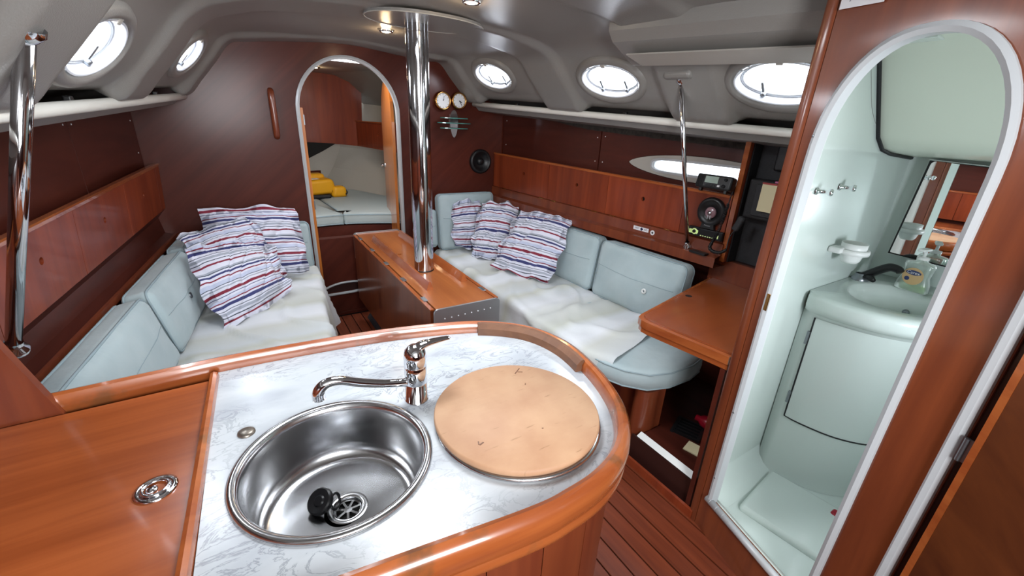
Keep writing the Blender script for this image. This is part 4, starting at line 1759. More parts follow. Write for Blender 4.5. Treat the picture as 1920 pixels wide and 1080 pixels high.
# ---------------------------------------------------------------- striped pillows
def pillow(TL, TR, BR, BL, thick, label, group, seed, flip=1, stripe=0.0, vscale=1.0, tilt=0.0):
    """scatter cushion with flanged edges, spanned by its four corners"""
    TL, TR, BR, BL = (Vector(p) for p in (TL, TR, BR, BL))
    n = 56
    c = (TL + TR + BR + BL) / 4
    nrm = ((TR - BL).cross(TL - BR)).normalized()
    if nrm.dot(Vector((0, 0, 1.6)) - c) < 0:
        nrm = -nrm
    if tilt:
        q_ = Matrix.Rotation(tilt, 3, nrm)
        TL, TR, BR, BL = (c + q_ @ (v_ - c) for v_ in (TL, TR, BR, BL))
    vs, uv, fs = [], [], []
    for side in (1, -1):
        for i in range(n + 1):
            for j in range(n + 1):
                u, v = i / n, j / n
                p = (BL.lerp(BR, u)).lerp(TL.lerp(TR, u), v)
                a, b = abs(2 * u - 1), abs(2 * v - 1)
                fl = .80
                ia, ib = min(1, a / fl), min(1, b / fl)
                body = (max(0, 1 - ia ** 2.6) * max(0, 1 - ib ** 2.6)) ** .55
                edge = max(0, max(a, b) - fl) / (1 - fl)
                w1 = noise.noise(Vector((u * 4 + seed, v * 4, seed)))
                w2 = noise.noise(Vector((u * 9 + seed, v * 9, seed + 3)))
                w3 = noise.noise(Vector((u * 5 + seed + 20, v * 5, seed)))
                fold = abs(noise.noise(Vector((u * 2.5 - v * 3 + seed, u * 2 + seed, 4.0))))
                h = side * thick * body + .022 * w1 * (.32 + edge) + .011 * w2 * (.42 + edge)
                h -= .020 * max(0, .13 - fold) / .13 * (.3 + body) * (1 if side > 0 else 0)
                fold2 = abs(noise.noise(Vector((u * 6 + v * 2 + seed, v * 3 - u + seed, 9.0))))
                h += .010 * max(0, .10 - fold2) / .10 * (1 if side > 0 else 0)
                if edge > 0:
                    h += .024 * edge * math.sin((u * 15 if b > a else v * 15) + seed * 3) + .024 * edge * w3 - .015 * edge * edge
                t1, t2 = (BR - BL).normalized(), (TL - BL).normalized()
                p = p + nrm * (h + thick * .25) + t1 * (.020 * edge * w3 - .03 * (u - .5) * b * b) + t2 * (.020 * edge * w1 - .03 * (v - .5) * a * a)
                vs.append(p)
                uv.append((u, v * vscale + stripe + .014 * w1 + .007 * w2))
        o_ = 0 if side > 0 else (n + 1) ** 2
        for i in range(n):
            for j in range(n):
                q = o_ + i * (n + 1) + j
                fs.append((q, q + n + 1, q + n + 2, q + 1) if side > 0 else (q, q + 1, q + n + 2, q + n + 1))
    o = mk('striped_pillow', vs, fs, 'striped_cotton', smooth=True, uvs=uv)
    tag(o, label, 'pillow', group)
    return o


pillow((-.25, 3.34, .99), (.34, 3.36, .97), (.36, 3.14, .53), (-.16, 3.16, .56), .060, 'striped pillow standing at the back against the bulkhead on the left settee', 'striped pillows', 1.3, stripe=.1)
pillow((-.33, 3.02, .93), (.07, 3.24, .93), (.20, 2.98, .55), (-.20, 2.84, .60), .060, 'striped pillow in the middle of the left settee pile', 'striped pillows', 4.7, stripe=.35, tilt=.10)
pillow((-.30, 2.80, .90), (.10, 2.99, .83), (.20, 2.84, .50), (-.21, 2.48, .50), .065, 'striped pillow at the front of the left settee pile', 'striped pillows', 8.2, stripe=.0, tilt=.10)
pillow((1.53, 3.36, .93), (1.82, 3.33, .95), (1.78, 3.20, .53), (1.50, 3.26, .54), .05, 'striped pillow at the bulkhead end of the right settee', 'striped pillows', 12.4, stripe=.2)
pillow((1.77, 3.26, .95), (2.00, 2.98, .95), (1.80, 2.80, .52), (1.56, 3.06, .52), .055, 'striped pillow in the middle of the right settee row', 'striped pillows', 15.9, stripe=.45)
pillow((1.91, 2.86, .94), (2.05, 2.34, .97), (1.80, 2.25, .515), (1.58, 2.76, .515), .050, 'large striped pillow at the front of the right settee row', 'striped pillows', 19.6, stripe=.05)

# ---------------------------------------------------------------- saloon table
e = thing('saloon_table', 'drop leaf mahogany saloon table round the mast post', 'table', (0.9, 2.58, 0.0))
tx0, tx1, ty0, ty1 = 0.735, 1.065, 1.775, 3.385
g = G()
g.holed([(tx0, ty0), (tx1, ty0), (tx1, ty1), (tx0, ty1)], [circ(.90, 2.37, .057, 24), circ(.866, 2.735, .014)], (0, 0, 0), X, Y, Z, .695, .72)
g.mk('top', 'table_wood', e)
G().box((.78, 1.86, .06), (1.02, 3.30, .66)).mk('pedestal', 'panel_wood', e)
G().box((.84, 2.70, .662), (.90, 2.78, .694)).mk('hole_backing', 'black_void', e)  # black block closing the finger hole from below
for sx, xa in ((-1, tx0 - .008), (1, tx1 + .008)):
    g = G()
    g.prism([(0, .19), (ty1 - ty0 - .05, .19), (ty1 - ty0 - .05, .712), (0, .712)], (xa, ty0 + .025, 0), Y, Z, X * sx, 0.0, .018)
    lf = g.mk('leaf', 'leaf_wood', e)
    G().box((min(xa, xa + sx * .020), ty0 + .022, .7125), (max(xa, xa + sx * .020), ty1 - .022, .7185)).mk('edge_strip', 'trim_wood', lf)
    for k in range(5):
        y = ty0 + .16 + k * .325
        G().bbox((xa + sx * -.003, y, .7195), X, Y, Z, .012, .03, .002, .0015).mk('hinge', 'hinge_metal', e)
for x_, ya, yb in ((.805, 2.04, 3.13), (1.030, 2.08, 3.20)):
    g = G()
    sx = -1 if x_ < .9 else 1
    g.prism([(-.020, .7202), (.020, .7202), (.005, .766), (-.005, .766)], (x_, 0, 0), X, Z, Y, ya, yb)
    g.mk('fiddle', 'trim_wood', e)
for yq, dy in ((ty0 - .006, -1), (ty1 + .006, 1)):
    poly = [(tx0 - .02, .52), (tx1 + .02, .52)]
    for k in range(7):
        a = math.pi / 2 * k / 6
        poly.append((tx1 + .02 - .022 + .022 * math.cos(a), .706 + .022 * math.sin(a)))
    for k in range(7):
        a = math.pi / 2 + math.pi / 2 * k / 6
        poly.append((tx0 - .02 + .022 + .022 * math.cos(a), .706 + .022 * math.sin(a)))
    pl_ = G().prism(poly, (0, yq, 0), X, Z, Y, -.005, .006).mk('end_plate', 'aluminium', e)
    if dy < 0:
        for k in range(8):
            G().lathe([(.0035, .005), (.003, .0075), (0.0003, .008)], (tx0 + .035 + k * .037, yq, .672 + .001 * k), -Y, 8).mk('rivet', 'sign_white', pl_)
G().prism([(.76, 0), (1.04, 0), (1.0, .06), (.80, .06)], (0, 0, 0), X, Z, Y, 1.82, 3.36).mk('foot', 'charcoal_board', e)
# ---------------------------------------------------------------- galley
OUT = [(-.66, 1.311), (-.50, 1.316), (-.25, 1.326), (-.04, 1.327), (.309, 1.295), (.571, 1.234), (.709, 1.168), (.805, 1.065), (.842, .924), (.822, .765),
       (.775, .632), (.716, .545), (.64, .482), (.55, .447), (.457, .436), (.36, .438), (.1, .473), (-.3, .525), (-.66, .568)]
OP = smooth_path([(a, b, 0) for a, b in OUT], 8)


def inward(i, P):
    t = (P[min(i + 1, len(P) - 1)] - P[max(i - 1, 0)]).normalized()
    return Vector((t.y, -t.x, 0))


def off_path(d, z):
    return [OP[i] + inward(i, OP) * d + Z * z for i in range(len(OP))]


def sweep(prof, i0, i1, name, material, parent):
    vs, fs = [], []
    m = len(prof)
    for i in range(i0, i1 + 1):
        nrm = inward(i, OP)
        for (d, z) in prof:
            vs.append(OP[i] + nrm * d + Z * z)
    for i in range(i1 - i0):
        for k in range(m):
            l = (k + 1) % m
            fs.append((i * m + k, i * m + l, (i + 1) * m + l, (i + 1) * m + k))
    fs.append(tuple(range(m)))
    fs.append(tuple((i1 - i0) * m + k for k in reversed(range(m))))
    return mk(name, vs, fs, material, parent, autosmooth=0.6)


wt = thing('galley_worktop', 'white marble pattern galley worktop with a wooden fiddle rail', 'worktop', (0.3, 0.9, .88))
inner = [(q.x, q.y) for q in off_path(.030, 0)]
ins = [p for p in inner if p[0] > -.128]
# left side along the divider
marb = ins + [(-.163, ins[-1][1]), (-.128, 1.272)]
SK, SR = (.09, .795), .186
BD = (.507, .722)
g = G()
g.holed(marb, [circ(SK[0], SK[1], SR, 40)], (0, 0, 0), X, Y, Z, .872, .900)
g.mk('marble_top', 'marble_laminate', wt)
prof = [(.014, .838), (.000, .841), (-.004, .847), (-.004, .858), (.000, .866), (.009, .869), (.009, .874), (-.005, .878), (-.008, .900), (-.006, .922), (.003, .934), (.014, .938), (.024, .934),
        (.031, .922), (.032, .9005), (.030, .88)]
sweep(prof, 0, len(OP) - 1, 'fiddle_rail', 'fiddle_wood', wt)
# worn block closing the gap of the fiddle
i0 = min(range(len(OP)), key=lambda i: (OP[i] - Vector((.655, 1.197, 0))).length)
i1 = min(range(len(OP)), key=lambda i: (OP[i] - Vector((.828, .80, 0))).length)
sweep([(.022, .9005), (.0225, .934), (.026, .9395), (.036, .938), (.049, .924), (.052, .9005)], i0, i1, 'gap_block', 'dull_wood', wt)
# lid of the cool box
ic = thing('coolbox_lid', 'varnished mahogany worktop lid with a chrome ring latch left of the marble', 'lid', (-.4, .95, .88))
lid = [(-.150, 1.268), (-.66, 1.262), (-.66, .60), (-.185, .565)]
G().prism(lid, (0, 0, 0), X, Y, Z, .868, .896).mk('panel', 'counter_wood', ic)
lc = Vector((-.228, .888, .896))
g = G()
g.lathe([(.036, 0), (.036, .003), (.030, .005), (.024, .003), (.022, -.001), (.0005, -.001)], lc, Z, 32)
g.mk('latch_plate', 'chrome', ic, smooth=True)
g = G()
g.tube([lc + Vector((.021 * math.cos(t * math.pi / 12), .021 * math.sin(t * math.pi / 12), .004)) for t in range(24)], .0035, 8, closed=True)
g.lathe([(.010, .0), (.010, .004), (.006, .006), (0, .006)], lc - X * .006, Z, 16)
g.mk('latch_ring', 'chrome', ic, smooth=True)
# divider bar between lid and marble
a, b = Vector((-.135, 1.276, 0)), Vector((-.178, .52, 0))
u = (b - a).normalized()
s = Vector((u.y, -u.x, 0))
g = G()
g.prism([(-.011, .87), (.011, .87), (.011, .905), (.008, .914), (0, .918), (-.008, .914), (-.011, .905)], a, s, Z, u, 0, (b - a).length)
o = g.mk('divider_bar', 'fiddle_wood', autosmooth=.6)
tag(o, 'thin rounded wooden bar between the lid and the marble', 'trim')
# cabinet below, built of upright staves
cb = thing('galley_cabinet', 'round ended galley cabinet of upright mahogany staves', 'cabinet', (0.3, .9, 0))
pth = off_path(.024, 0)
acc, last, marks = 0.0, 0, [0]
for i in range(1, len(pth)):
    acc += (pth[i] - pth[i - 1]).length
    if acc > .118:
        marks.append(i)
        acc = 0
marks.append(len(pth) - 1)
for a_, b_ in zip(marks, marks[1:]):
    seg = pth[a_:b_ + 1]
    vs, fs = [], []
    n = len(seg)
    for k, q in enumerate(seg):
        t = (seg[min(k + 1, n - 1)] - seg[max(k - 1, 0)]).normalized()
        nr = Vector((t.y, -t.x, 0))
        sh = (t * .0012 if k == 0 else (t * -.0012 if k == n - 1 else t * 0))
        for d, z in ((0, 0.0), (0, .842), (.018, .842), (.018, 0.0)):
            vs.append(q + sh + nr * d + Z * z)
    for k in range(n - 1):
        for m_ in range(4):
            l = (m_ + 1) % 4
            fs.append((k * 4 + m_, k * 4 + l, k * 4 + 4 + l, k * 4 + 4 + m_))
    fs += [(0, 1, 2, 3), tuple((n - 1) * 4 + k for k in (3, 2, 1, 0))]
    mk('stave', vs, fs, 'panel_wood', cb)
core = [(q.x, q.y) for q in off_path(.05, 0)]
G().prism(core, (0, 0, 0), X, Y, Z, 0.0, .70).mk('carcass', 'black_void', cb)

# partition between galley and settee
o = G().prism([(-.440, .0), (-.440, .893), (-.458, .955), (-.575, 1.40), (-.72, 1.40), (-.72, 0)], (0, 1.272, 0), X, Z, Y, 0.0, .024).mk('galley_partition', 'panel_wood')
tag(o, 'sloping mahogany partition at the left end of the galley', 'partition')

# ---------------------------------------------------------------- sink
sk = thing('galley_sink', 'round stainless steel sink bowl set in the marble', 'sink', (SK[0], SK[1], .74))
g = G()
g.lathe([(.203, .9005), (.204, .905), (.198, .909), (.190, .908), (.184, .902), (.181, .89), (.178, .80), (.172, .772), (.158, .758), (.145, .7545), (.138, .7535), (.06, .749), (.042, .748)],
        (SK[0], SK[1], 0), Z, 72)
g.mk('bowl', 'sink_steel', sk, smooth=True)
dc = Vector((.100, .800, .748))
g = G()
g.lathe([(.045, .0008), (.042, .002), (.034, .0015), (.030, -.002), (.029, -.010)], dc, Z, 32)
g.mk('drain_ring', 'sink_steel', sk, smooth=True)
g = G()
g.lathe([(.0295, -.009), (.026, -.008)], dc, Z, 32)
g.lathe([(.009, -.006), (.0005, -.0055)], dc, Z, 16)
for k in range(7):
    a = 2 * math.pi * k / 7
    d = Vector((math.cos(a), math.sin(a), 0))
    g.obox(dc + d * .018 - Z * .0075, d, Z.cross(d), Z, .010, .0026, .0012)
g.mk('strainer', 'sink_steel', sk)
G().lathe([(.030, -.014), (.0005, -.014)], dc, Z, 24).mk('drain_hole', 'black_void', sk)
# plug
pg = thing('sink_plug', 'black rubber plug with a ring beside the drain', 'plug', (.052, .822, .752))
pc = Vector((.048, .822, .774))
pn = Vector((-.45, -.25, .72)).normalized()
g = G()
g.lathe([(.0005, .010), (.010, .010), (.013, .007), (.026, .010), (.029, .007), (.029, -.004), (.022, -.012), (.0005, -.012)], pc, pn, 28)
g.mk('disc', 'rubber', pg, autosmooth=.6)
g = G()
rc = Vector((.077, .815, .766))
rn = Vector((.75, -.5, .35)).normalized()
ra = Z.cross(rn).normalized()
rb = rn.cross(ra)
g.tube([rc + ra * (.018 * math.cos(k * math.pi / 10)) + rb * (.016 * math.sin(k * math.pi / 10)) for k in range(20)], .0035, 8, closed=True)
g.mk('ring', 'rubber', pg, smooth=True)

# second sink hidden under the chopping board
o = thing('covered_sink', 'second steel sink rim just visible under the chopping board', 'sink', (BD[0] + .004, BD[1] - .006, .90))
G().lathe([(.206, .9005), (.207, .906), (.200, .909), (.17, .908)], (BD[0] + .002, BD[1] - .004, 0), Z, 64).mk('rim', 'sink_steel', o, smooth=True)
e = thing('chopping_board', 'round pale wooden chopping board with scratches and dark nicks', 'board', (BD[0], BD[1], .909))
g = G()
g.lathe([(.0005, .9095), (.198, .9095), (.2045, .913), (.206, .918), (.2055, .925), (.202, .929), (.0005, .9292)], (BD[0], BD[1], 0), Z, 72)
g.mk('board', 'maple_board', e, autosmooth=.9)
for (nx_, ny_, na_, nl_) in ((.60, .865, .6, .016), (.605, .857, -.5, .007), (.370, .655, .3, .006), (.365, .660, 1.2, .005), (.52, .63, 0, .002), (.585, .80, .9, .004)):
    d_ = Vector((math.cos(na_), math.sin(na_), 0))
    G().obox((nx_, ny_, .9293), d_, Z.cross(d_), Z, nl_, .0014, .0006).mk('nick', 'dull_wood', e)
# cap in the worktop
o = thing('counter_cap', 'small oval bronze coloured cap left of the sink', 'cap', (-.071, .98, .90))
G().lathe([(.0185, .9005), (.018, .904), (.012, .907), (.0005, .908)], (-.071, .98, 0), Z, 24).mk('dome', 'bronze_cap', o, smooth=True)

# mixer tap
fb = Vector((.316, .916, .90))
e = thing('mixer_tap', 'chrome single lever mixer tap beside the sink', 'tap', fb)
g = G()
g.lathe([(.031, .001), (.031, .005), (.0285, .006), (.0285, .054), (.0275, .055), (.0285, .056), (.0285, .104), (.027, .106), (.0285, .108), (.029, .130), (.026, .148), (.015, .160), (.0005, .163)], fb, Z, 40)
g.mk('body', 'chrome', e, smooth=True)
g = G()
sp = smooth_path([fb + Vector((-.015, .0, .058)), fb + Vector((-.075, .004, .070)), fb + Vector((-.135, .008, .090)), fb + Vector((-.180, .012, .108)),
                  fb + Vector((-.212, .014, .108)), fb + Vector((-.229, .015, .092)), fb + Vector((-.231, .015, .072))], 6)
n = len(sp)
g.tube(sp, [.0110 + .005 * max(0, (i / n - .5) / .5) for i in range(n)], 18)
g.mk('spout', 'chrome', e, smooth=True)
g = G()
lv = smooth_path([fb + Vector((-.012, 0, .140)), fb + Vector((.018, 0, .158)), fb + Vector((.055, .003, .160)), fb + Vector((.098, .006, .158))], 5)
vs, fs = [], []
m = len(lv)
for i, q in enumerate(lv):
    t = (lv[min(i + 1, m - 1)] - lv[max(i - 1, 0)]).normalized()
    sd = Vector((-t.y, t.x, 0)).normalized()
    up_ = t.cross(sd)
    if up_.z < 0:
        up_ = -up_
    f_ = i / (m - 1)
    w_ = .020 * (1 - f_) + .009 * f_
    h_ = .012 * (1 - f_) + .0035 * f_
    for k in range(12):
        a = 2 * math.pi * k / 12
        vs.append(q + sd * (w_ * math.cos(a)) + up_ * (h_ * math.sin(a)))
for i in range(m - 1):
    for k in range(12):
        l = (k + 1) % 12
        fs.append((i * 12 + k, i * 12 + l, i * 12 + 12 + l, i * 12 + 12 + k))
fs += [tuple(range(12)), tuple((m - 1) * 12 + k for k in reversed(range(12)))]
mk('lever', vs, fs, 'chrome', e, smooth=True)
G().lathe([(.0045, .0), (.0045, .0015), (0.0003, .002)], fb + Vector((.0, -.0262, .118)), -Y, 12).mk('mark', 'red_plastic', e)
# ---------------------------------------------------------------- chart table and nav corner
e = thing('chart_table', 'varnished chart table with rounded corner and finger hole', 'table', (1.85, 1.0, .735))


def chart_poly(d):
    P = [(1.478 + d, .725), (1.462 + d, .85), (1.440 + d, 1.0), (1.428 + d, 1.08), (1.430 + d, 1.115 - d * .2), (1.446 + d * .8, 1.145 - d * .6), (1.48 + d * .3, 1.160 - d), (2.245, 1.332 - d), (2.245, .725)]
    return P


G().prism(chart_poly(0), (0, 0, 0), X, Y, Z, .770, .803).mk('upper_rim', 'trim_wood', e)
G().prism(chart_poly(.007), (0, 0, 0), X, Y, Z, .744, .7695).mk('lower_rim', 'trim_wood', e)
G().prism(chart_poly(.024), (0, 0, 0), X, Y, Z, .8035, .812).mk('lid', 'chart_wood', e)
G().lathe([(.017, .8122), (.015, .8126), (.0005, .8124)], (1.86, 1.188, 0), Z, 18).mk('dark_hole_disc', 'black_void', e)  # black disc painted in for the dark of the finger hole
# back board
e = thing('nav_back_board', 'mahogany board along the back of the chart table', 'board', (2.26, 1.0, .80))
G().box((2.248, .725, .76), (2.272, 1.345, .930)).mk('board', 'panel_wood', e)
G().box((2.272, .73, .910), (2.345, 1.245, .930)).mk('shelf', 'dark_panel', e)
# kneehole
o = G().prism([(1.480, 0), (1.480, .742), (2.05, .742), (1.80, .715), (1.66, .66), (1.585, .57), (1.555, .44), (1.555, 0)], (0, .728, 0), X, Z, Y, 0.0, .02).mk('kneehole_bracket', 'bulkhead_wood')
tag(o, 'dark curved wooden bracket under the chart table', 'bracket')
e = thing('kneehole_step', 'low dark platform with a white edge under the chart table', 'platform', (1.85, 1.0, 0))
G().prism([(1.555, .75), (2.29, .75), (2.29, 1.31), (1.725, 1.31), (1.705, 1.09), (1.555, 1.09)], (0, 0, 0), X, Y, Z, 0.0, .135).mk('platform', 'hull_wood', e)
G().prism([(1.535, .118), (1.565, .137), (1.565, .142), (1.53, .126)], (0, 0, 0), X, Z, Y, .74, 1.10).mk('edge_strip', 'white_plastic', e)
G().box((1.462, .70, 0.0), (1.476, 1.32, .042)).mk('toe_strip', 'locker_wood', e)
G().prism([(1.50, 0), (1.51, 0), (1.53, .13), (1.52, .13)], (0, 0, 0), X, Z, Y, .74, 1.12).mk('riser', 'dark_panel', e)
g = G()
pp = []
for k in range(15):
    a = math.radians(100 + 200 * k / 14)
    pp.append((1.625 + .075 * math.cos(a), 1.15 + .055 * math.sin(a)))
pp += [(1.70, 1.10), (1.72, 1.32), (1.62, 1.32)]
g.prism(pp, (0, 0, 0), X, Y, Z, 0.0, .371)
g.mk('end_post', 'panel_wood', settee_s, autosmooth=.6, label='rounded mahogany end post')
o = G().box((1.72, 1.315, .13), (2.3, 1.325, .37)).mk('end_panel', 'dark_panel', settee_s)
e = thing('floor_grille', 'small black slotted grille on the kneehole platform', 'grille', (1.80, .99, .135))
g = G()
ga = Vector((.94, .34, 0))
gb = Vector((-.34, .94, 0))
gc = Vector((1.80, .99, .142))
for k in range(6):
    g.obox(gc + ga * (-.065 + k * .026), ga, gb, Z, .006, .062, .006)
g.obox(gc + gb * .064, ga, gb, Z, .074, .008, .007)
g.obox(gc - gb * .064, ga, gb, Z, .074, .008, .007)
g.obox(gc - Z * .0055, ga, gb, Z, .07, .062, .001)
g.mk('slats', 'black_plastic', e)
o = G().obox((1.705, .862, .139), Vector((1, .25, 0)), Vector((-.25, 1, 0)), Z, .038, .062, .003).mk('paper_pad', 'cream_paper')
tag(o, 'cream paper card lying on the kneehole platform', 'paper')
e = thing('red_bottle', 'red plastic bottle with a white label at the back of the kneehole', 'bottle', (1.90, .92, .135))
bc = Vector((1.895, .925, .175))
bd = Vector((-.25, .95, .05)).normalized()
g = G()
g.lathe([(.0005, -.12), (.034, -.118), (.037, -.11), (.037, .02), (.03, .05), (.016, .065), (.016, .085), (.0005, .087)], bc, bd, 24)
g.mk('body', 'red_plastic', e, smooth=True)
G().lathe([(.0376, -.05), (.0376, -.005)], bc, bd, 24).mk('label_band', 'sign_white', e, smooth=True)

# partition and black instrument corner
e = thing('nav_partition', 'slim upright mahogany partition beside the instruments', 'partition', (2.3, 1.25, .93))
G().prism([(2.205, .932), (2.31, .932), (2.312, 1.575), (2.200, 1.585)], (0, 1.245, 0), X, Z, Y, 0.0, .022).mk('board', 'locker_wood', e)
G().prism([(2.197, .932), (2.2048, .932), (2.1998, 1.59), (2.192, 1.590)], (0, 1.243, 0), X, Z, Y, 0.0, .026).mk('edge', 'trim_wood', e)
G().box((2.300, .73, .931), (2.312, 1.243, 1.60)).mk('lining', 'charcoal_board', e, label='black lined back of the instrument corner')
G().box((2.225, 1.236, .931), (2.2995, 1.2435, 1.58)).mk('lining', 'black_soft', e, label='black lined side of the instrument corner')
e = thing('instrument_box', 'charcoal instrument box on the nav shelf behind the notebook', 'box', (2.28, .98, 1.18))
G().bbox((2.262, 1.0, 1.285), X, Y, Z, .037, .222, .100, .012).mk('body', 'black_soft', e, smooth=False)
G().bbox((2.218, .99, 1.285), X, Y, Z, .004, .185, .078, .003).mk('door', 'charcoal_board', e)
o = G().bbox((2.255, .985, 1.045), X, Y, Z, .02, .10, .075, .008).mk('chart_plotter', 'black_plastic')
tag(o, 'glossy black instrument with silver lettering below the box', 'instrument')
G().obox((2.2345, 1.03, .992), X, Y, Z, .0006, .045, .004).mk('lettering_strip', 'silver_plastic', o)
o = G().bbox((2.286, .98, 1.49), X, Y, Z, .013, .17, .062, .012).mk('display_panel', 'black_plastic')
tag(o, 'black display on the back wall above the instrument box', 'instrument')
o = G().bbox((2.256, .90, .960), X, Y, Z, .040, .14, .026, .006).mk('radio_unit', 'black_plastic')
tag(o, 'low black unit lying on the nav shelf', 'instrument')
e = thing('notebook', 'cream notebook with red edge standing on the instrument box', 'notebook', (2.20, 1.04, 1.235))
G().obox((2.206, 1.045, 1.302), X, Y, Z, .006, .095, .066, ).mk('cover', 'cream_paper', e)
G().obox((2.209, 1.045, 1.372), X, Y, Z, .010, .096, .004).mk('top_edge', 'red_edge', e)
G().obox((2.222, 1.02, 1.383), Vector((1, .1, 0)), Y, Z, .012, .07, .004).mk('loose_sheet', 'pink_paper', e)

# VHF radio on the locker top
e = thing('vhf_radio', 'black marine radio with grey screen on the locker top', 'radio', (2.16, 1.36, 1.295))
fa = Vector((.076, -1, 0)).normalized()
fn_ = Vector((-.97, -.074, .22)).normalized()
fu = fn_.cross(fa).normalized()
if fu.z < 0:
    fu = -fu
vc_ = Vector((2.155, 1.362, 1.346))
G().bbox(vc_, fa, fu, fn_, .098, .036, .028, .010, 3).mk('case', 'black_plastic', e, smooth=False)
G().obox(vc_ - fa * .010 + fu * .009 + fn_ * .0285, fa, fu, fn_, .036, .017, .0012).mk('screen', 'lcd', e)
for k in range(6):
    G().obox(vc_ - fa * (.056 + k * .0065) + fn_ * .0285, fa, fu, fn_, .0016, .027, .0018).mk('grille_bar', 'black_soft', e)
for k in range(5):
    G().bbox(vc_ + fa * (-.034 + k * .015) - fu * .020 + fn_ * .029, fa, fu, fn_, .0055, .0035, .002, .001).mk('key', 'charcoal_board', e)
G().lathe([(.009, 0), (.008, .010), (.0005, .011)], vc_ + fa * .062 - fu * .017 + fn_ * .028, fn_, 16).mk('knob', 'black_soft', e, smooth=True)
G().lathe([(.008, 0), (.007, .010), (.0005, .011)], vc_ + fa * .066 + fu * .016 + fn_ * .028, fn_, 16).mk('knob', 'black_soft', e, smooth=True)
G().bbox(vc_ + fa * .036 - fu * .019 + fn_ * .030, fa, fu, fn_, .007, .005, .002, .001).mk('white_key', 'sign_white', e)  # plain white key
for s_ in (-1, 1):
    G().bbox(vc_ + fa * (s_ * .07) - fu * .042, fa, fu, fn_, .008, .010, .012, .003).mk('foot', 'black_plastic', e)
# fist microphone and coiled lead
mc = Vector((2.165, 1.192, 1.160))
e = thing('fist_microphone', 'grey black fist microphone hanging by the partition with coiled lead', 'microphone', (2.165, 1.205, 1.12))
md = Vector((.05, -.32, 1)).normalized()
G().bbox(mc, Vector((0, 1, .32)).normalized(), md, X, .017, .040, .014, .010, 3).mk('body', 'charcoal_board', e, smooth=True)
pts = smooth_path([(2.135, 1.245, 1.318), (2.122, 1.247, 1.25), (2.12, 1.254, 1.177), (2.12, 1.268, 1.097), (2.12, 1.287, 1.039), (2.118, 1.290, 1.008), (2.118, 1.264, .995), (2.12, 1.228, 1.000), (2.13, 1.205, 1.02)], 44)
hel = []
nrm = Vector((0, 0, 1))
for i, q in enumerate(pts):
    t = (pts[min(i + 1, len(pts) - 1)] - pts[max(i - 1, 0)]).normalized()
    nrm = X - t * X.dot(t)
    nrm.normalize()
    bn = t.cross(nrm)
    a = i * 1.5
    rr = .0075 if i > 40 else .001
    hel.append(q + (nrm * math.cos(a) + bn * math.sin(a)) * rr)
G().tube(hel, .0028, 5).mk('coiled_lead', 'black_plastic', e, smooth=True)
G().tube(smooth_path([(2.13, 1.205, 1.02), (2.15, 1.215, 1.08), mc - md * .036], 6), .003, 6).mk('straight_lead', 'black_plastic', e, smooth=True)
o = G().bbox((2.135, 1.36, .962), X, Y, Z, .02, .05, .007, .004).mk('switch_block', 'black_plastic')
tag(o, 'small black block on the ledge under the coiled lead', 'switch')

# loudspeaker and car stereo let into the locker front
e = thing('car_loudspeaker', 'black car loudspeaker with pale cone in the locker front', 'speaker', (2.19, 1.365, 1.11))
sc_ = Vector((2.186, 1.366, 1.187))
G().lathe([(.078, -.004), (.080, .008), (.074, .020), (.060, .022), (.048, .012), (.036, .006), (.0005, .005)], sc_, stN, 36).mk('ring', 'black_plastic', e, smooth=True)
g = G()
g.lathe([(.030, .006), (.032, .014), (.026, .020), (.0005, .022)], sc_ + Z * -.004, stN, 24)
g.mk('cone', 'pink_cone', e, smooth=True)
g = G()
g.lathe([(.010, .020), (.010, .026), (.0005, .028)], sc_ + Z * -.004, stN, 16)
g.mk('tweeter', 'chrome', e, smooth=True)
for s_ in (-1, 1):
    G().bbox(sc_ + stU * (s_ * .007) - Z * .028 + stN * .018, stU, Z, stN, .004, .011, .006, .003).mk('bridge_bar', 'silver_plastic', e)
G().prism([(-.04, -.092), (.04, -.092), (.032, -.056), (-.032, -.056)], sc_, stU, Z, stN, 0, .020).mk('badge_plate', 'black_soft', e)
text_mesh('lettering', 'Pioneer', sc_ - Z * .075 + stN * .0206, stU, Z, .012, 'silver_plastic', e)
e = thing('car_stereo', 'black car stereo with lime green printed face under the loudspeaker', 'stereo', (2.18, 1.37, 1.045))
rc_ = Vector((2.180, 1.372, 1.066))
G().bbox(rc_, stU, Z, stN, .102, .0255, .012, .006).mk('face', 'black_plastic', e)
g = G()
for (a, b, w, h) in ((-.068, .004, .026, .006), (-.068, -.008, .026, .005), (-.082, -.002, .008, .010), (-.045, .000, .006, .008)):
    g.bbox(rc_ + stU * a + Z * b + stN * .0125, stU, Z, stN, w, h, .0012, .001, 1)
g.lathe([(.017, .012), (.012, .0135), (.010, .0125)], rc_ - stU * .062, stN, 20)
g.mk('lime_panel', 'lime_glow', e)
G().lathe([(.010, .012), (.009, .018), (.0005, .019)], rc_ - stU * .062, stN, 20).mk('knob', 'black_soft', e, smooth=True)
for k in range(6):
    G().obox(rc_ + stU * (-.02 + k * .014) - Z * .016 + stN * .0124, stU, Z, stN, .004, .002, .0008).mk('key', 'lime_glow', e)
G().obox(rc_ + stU * .078 - Z * .004 + stN * .0124, stU, Z, stN, .003, .010, .0008).mk('key', 'lime_glow', e)

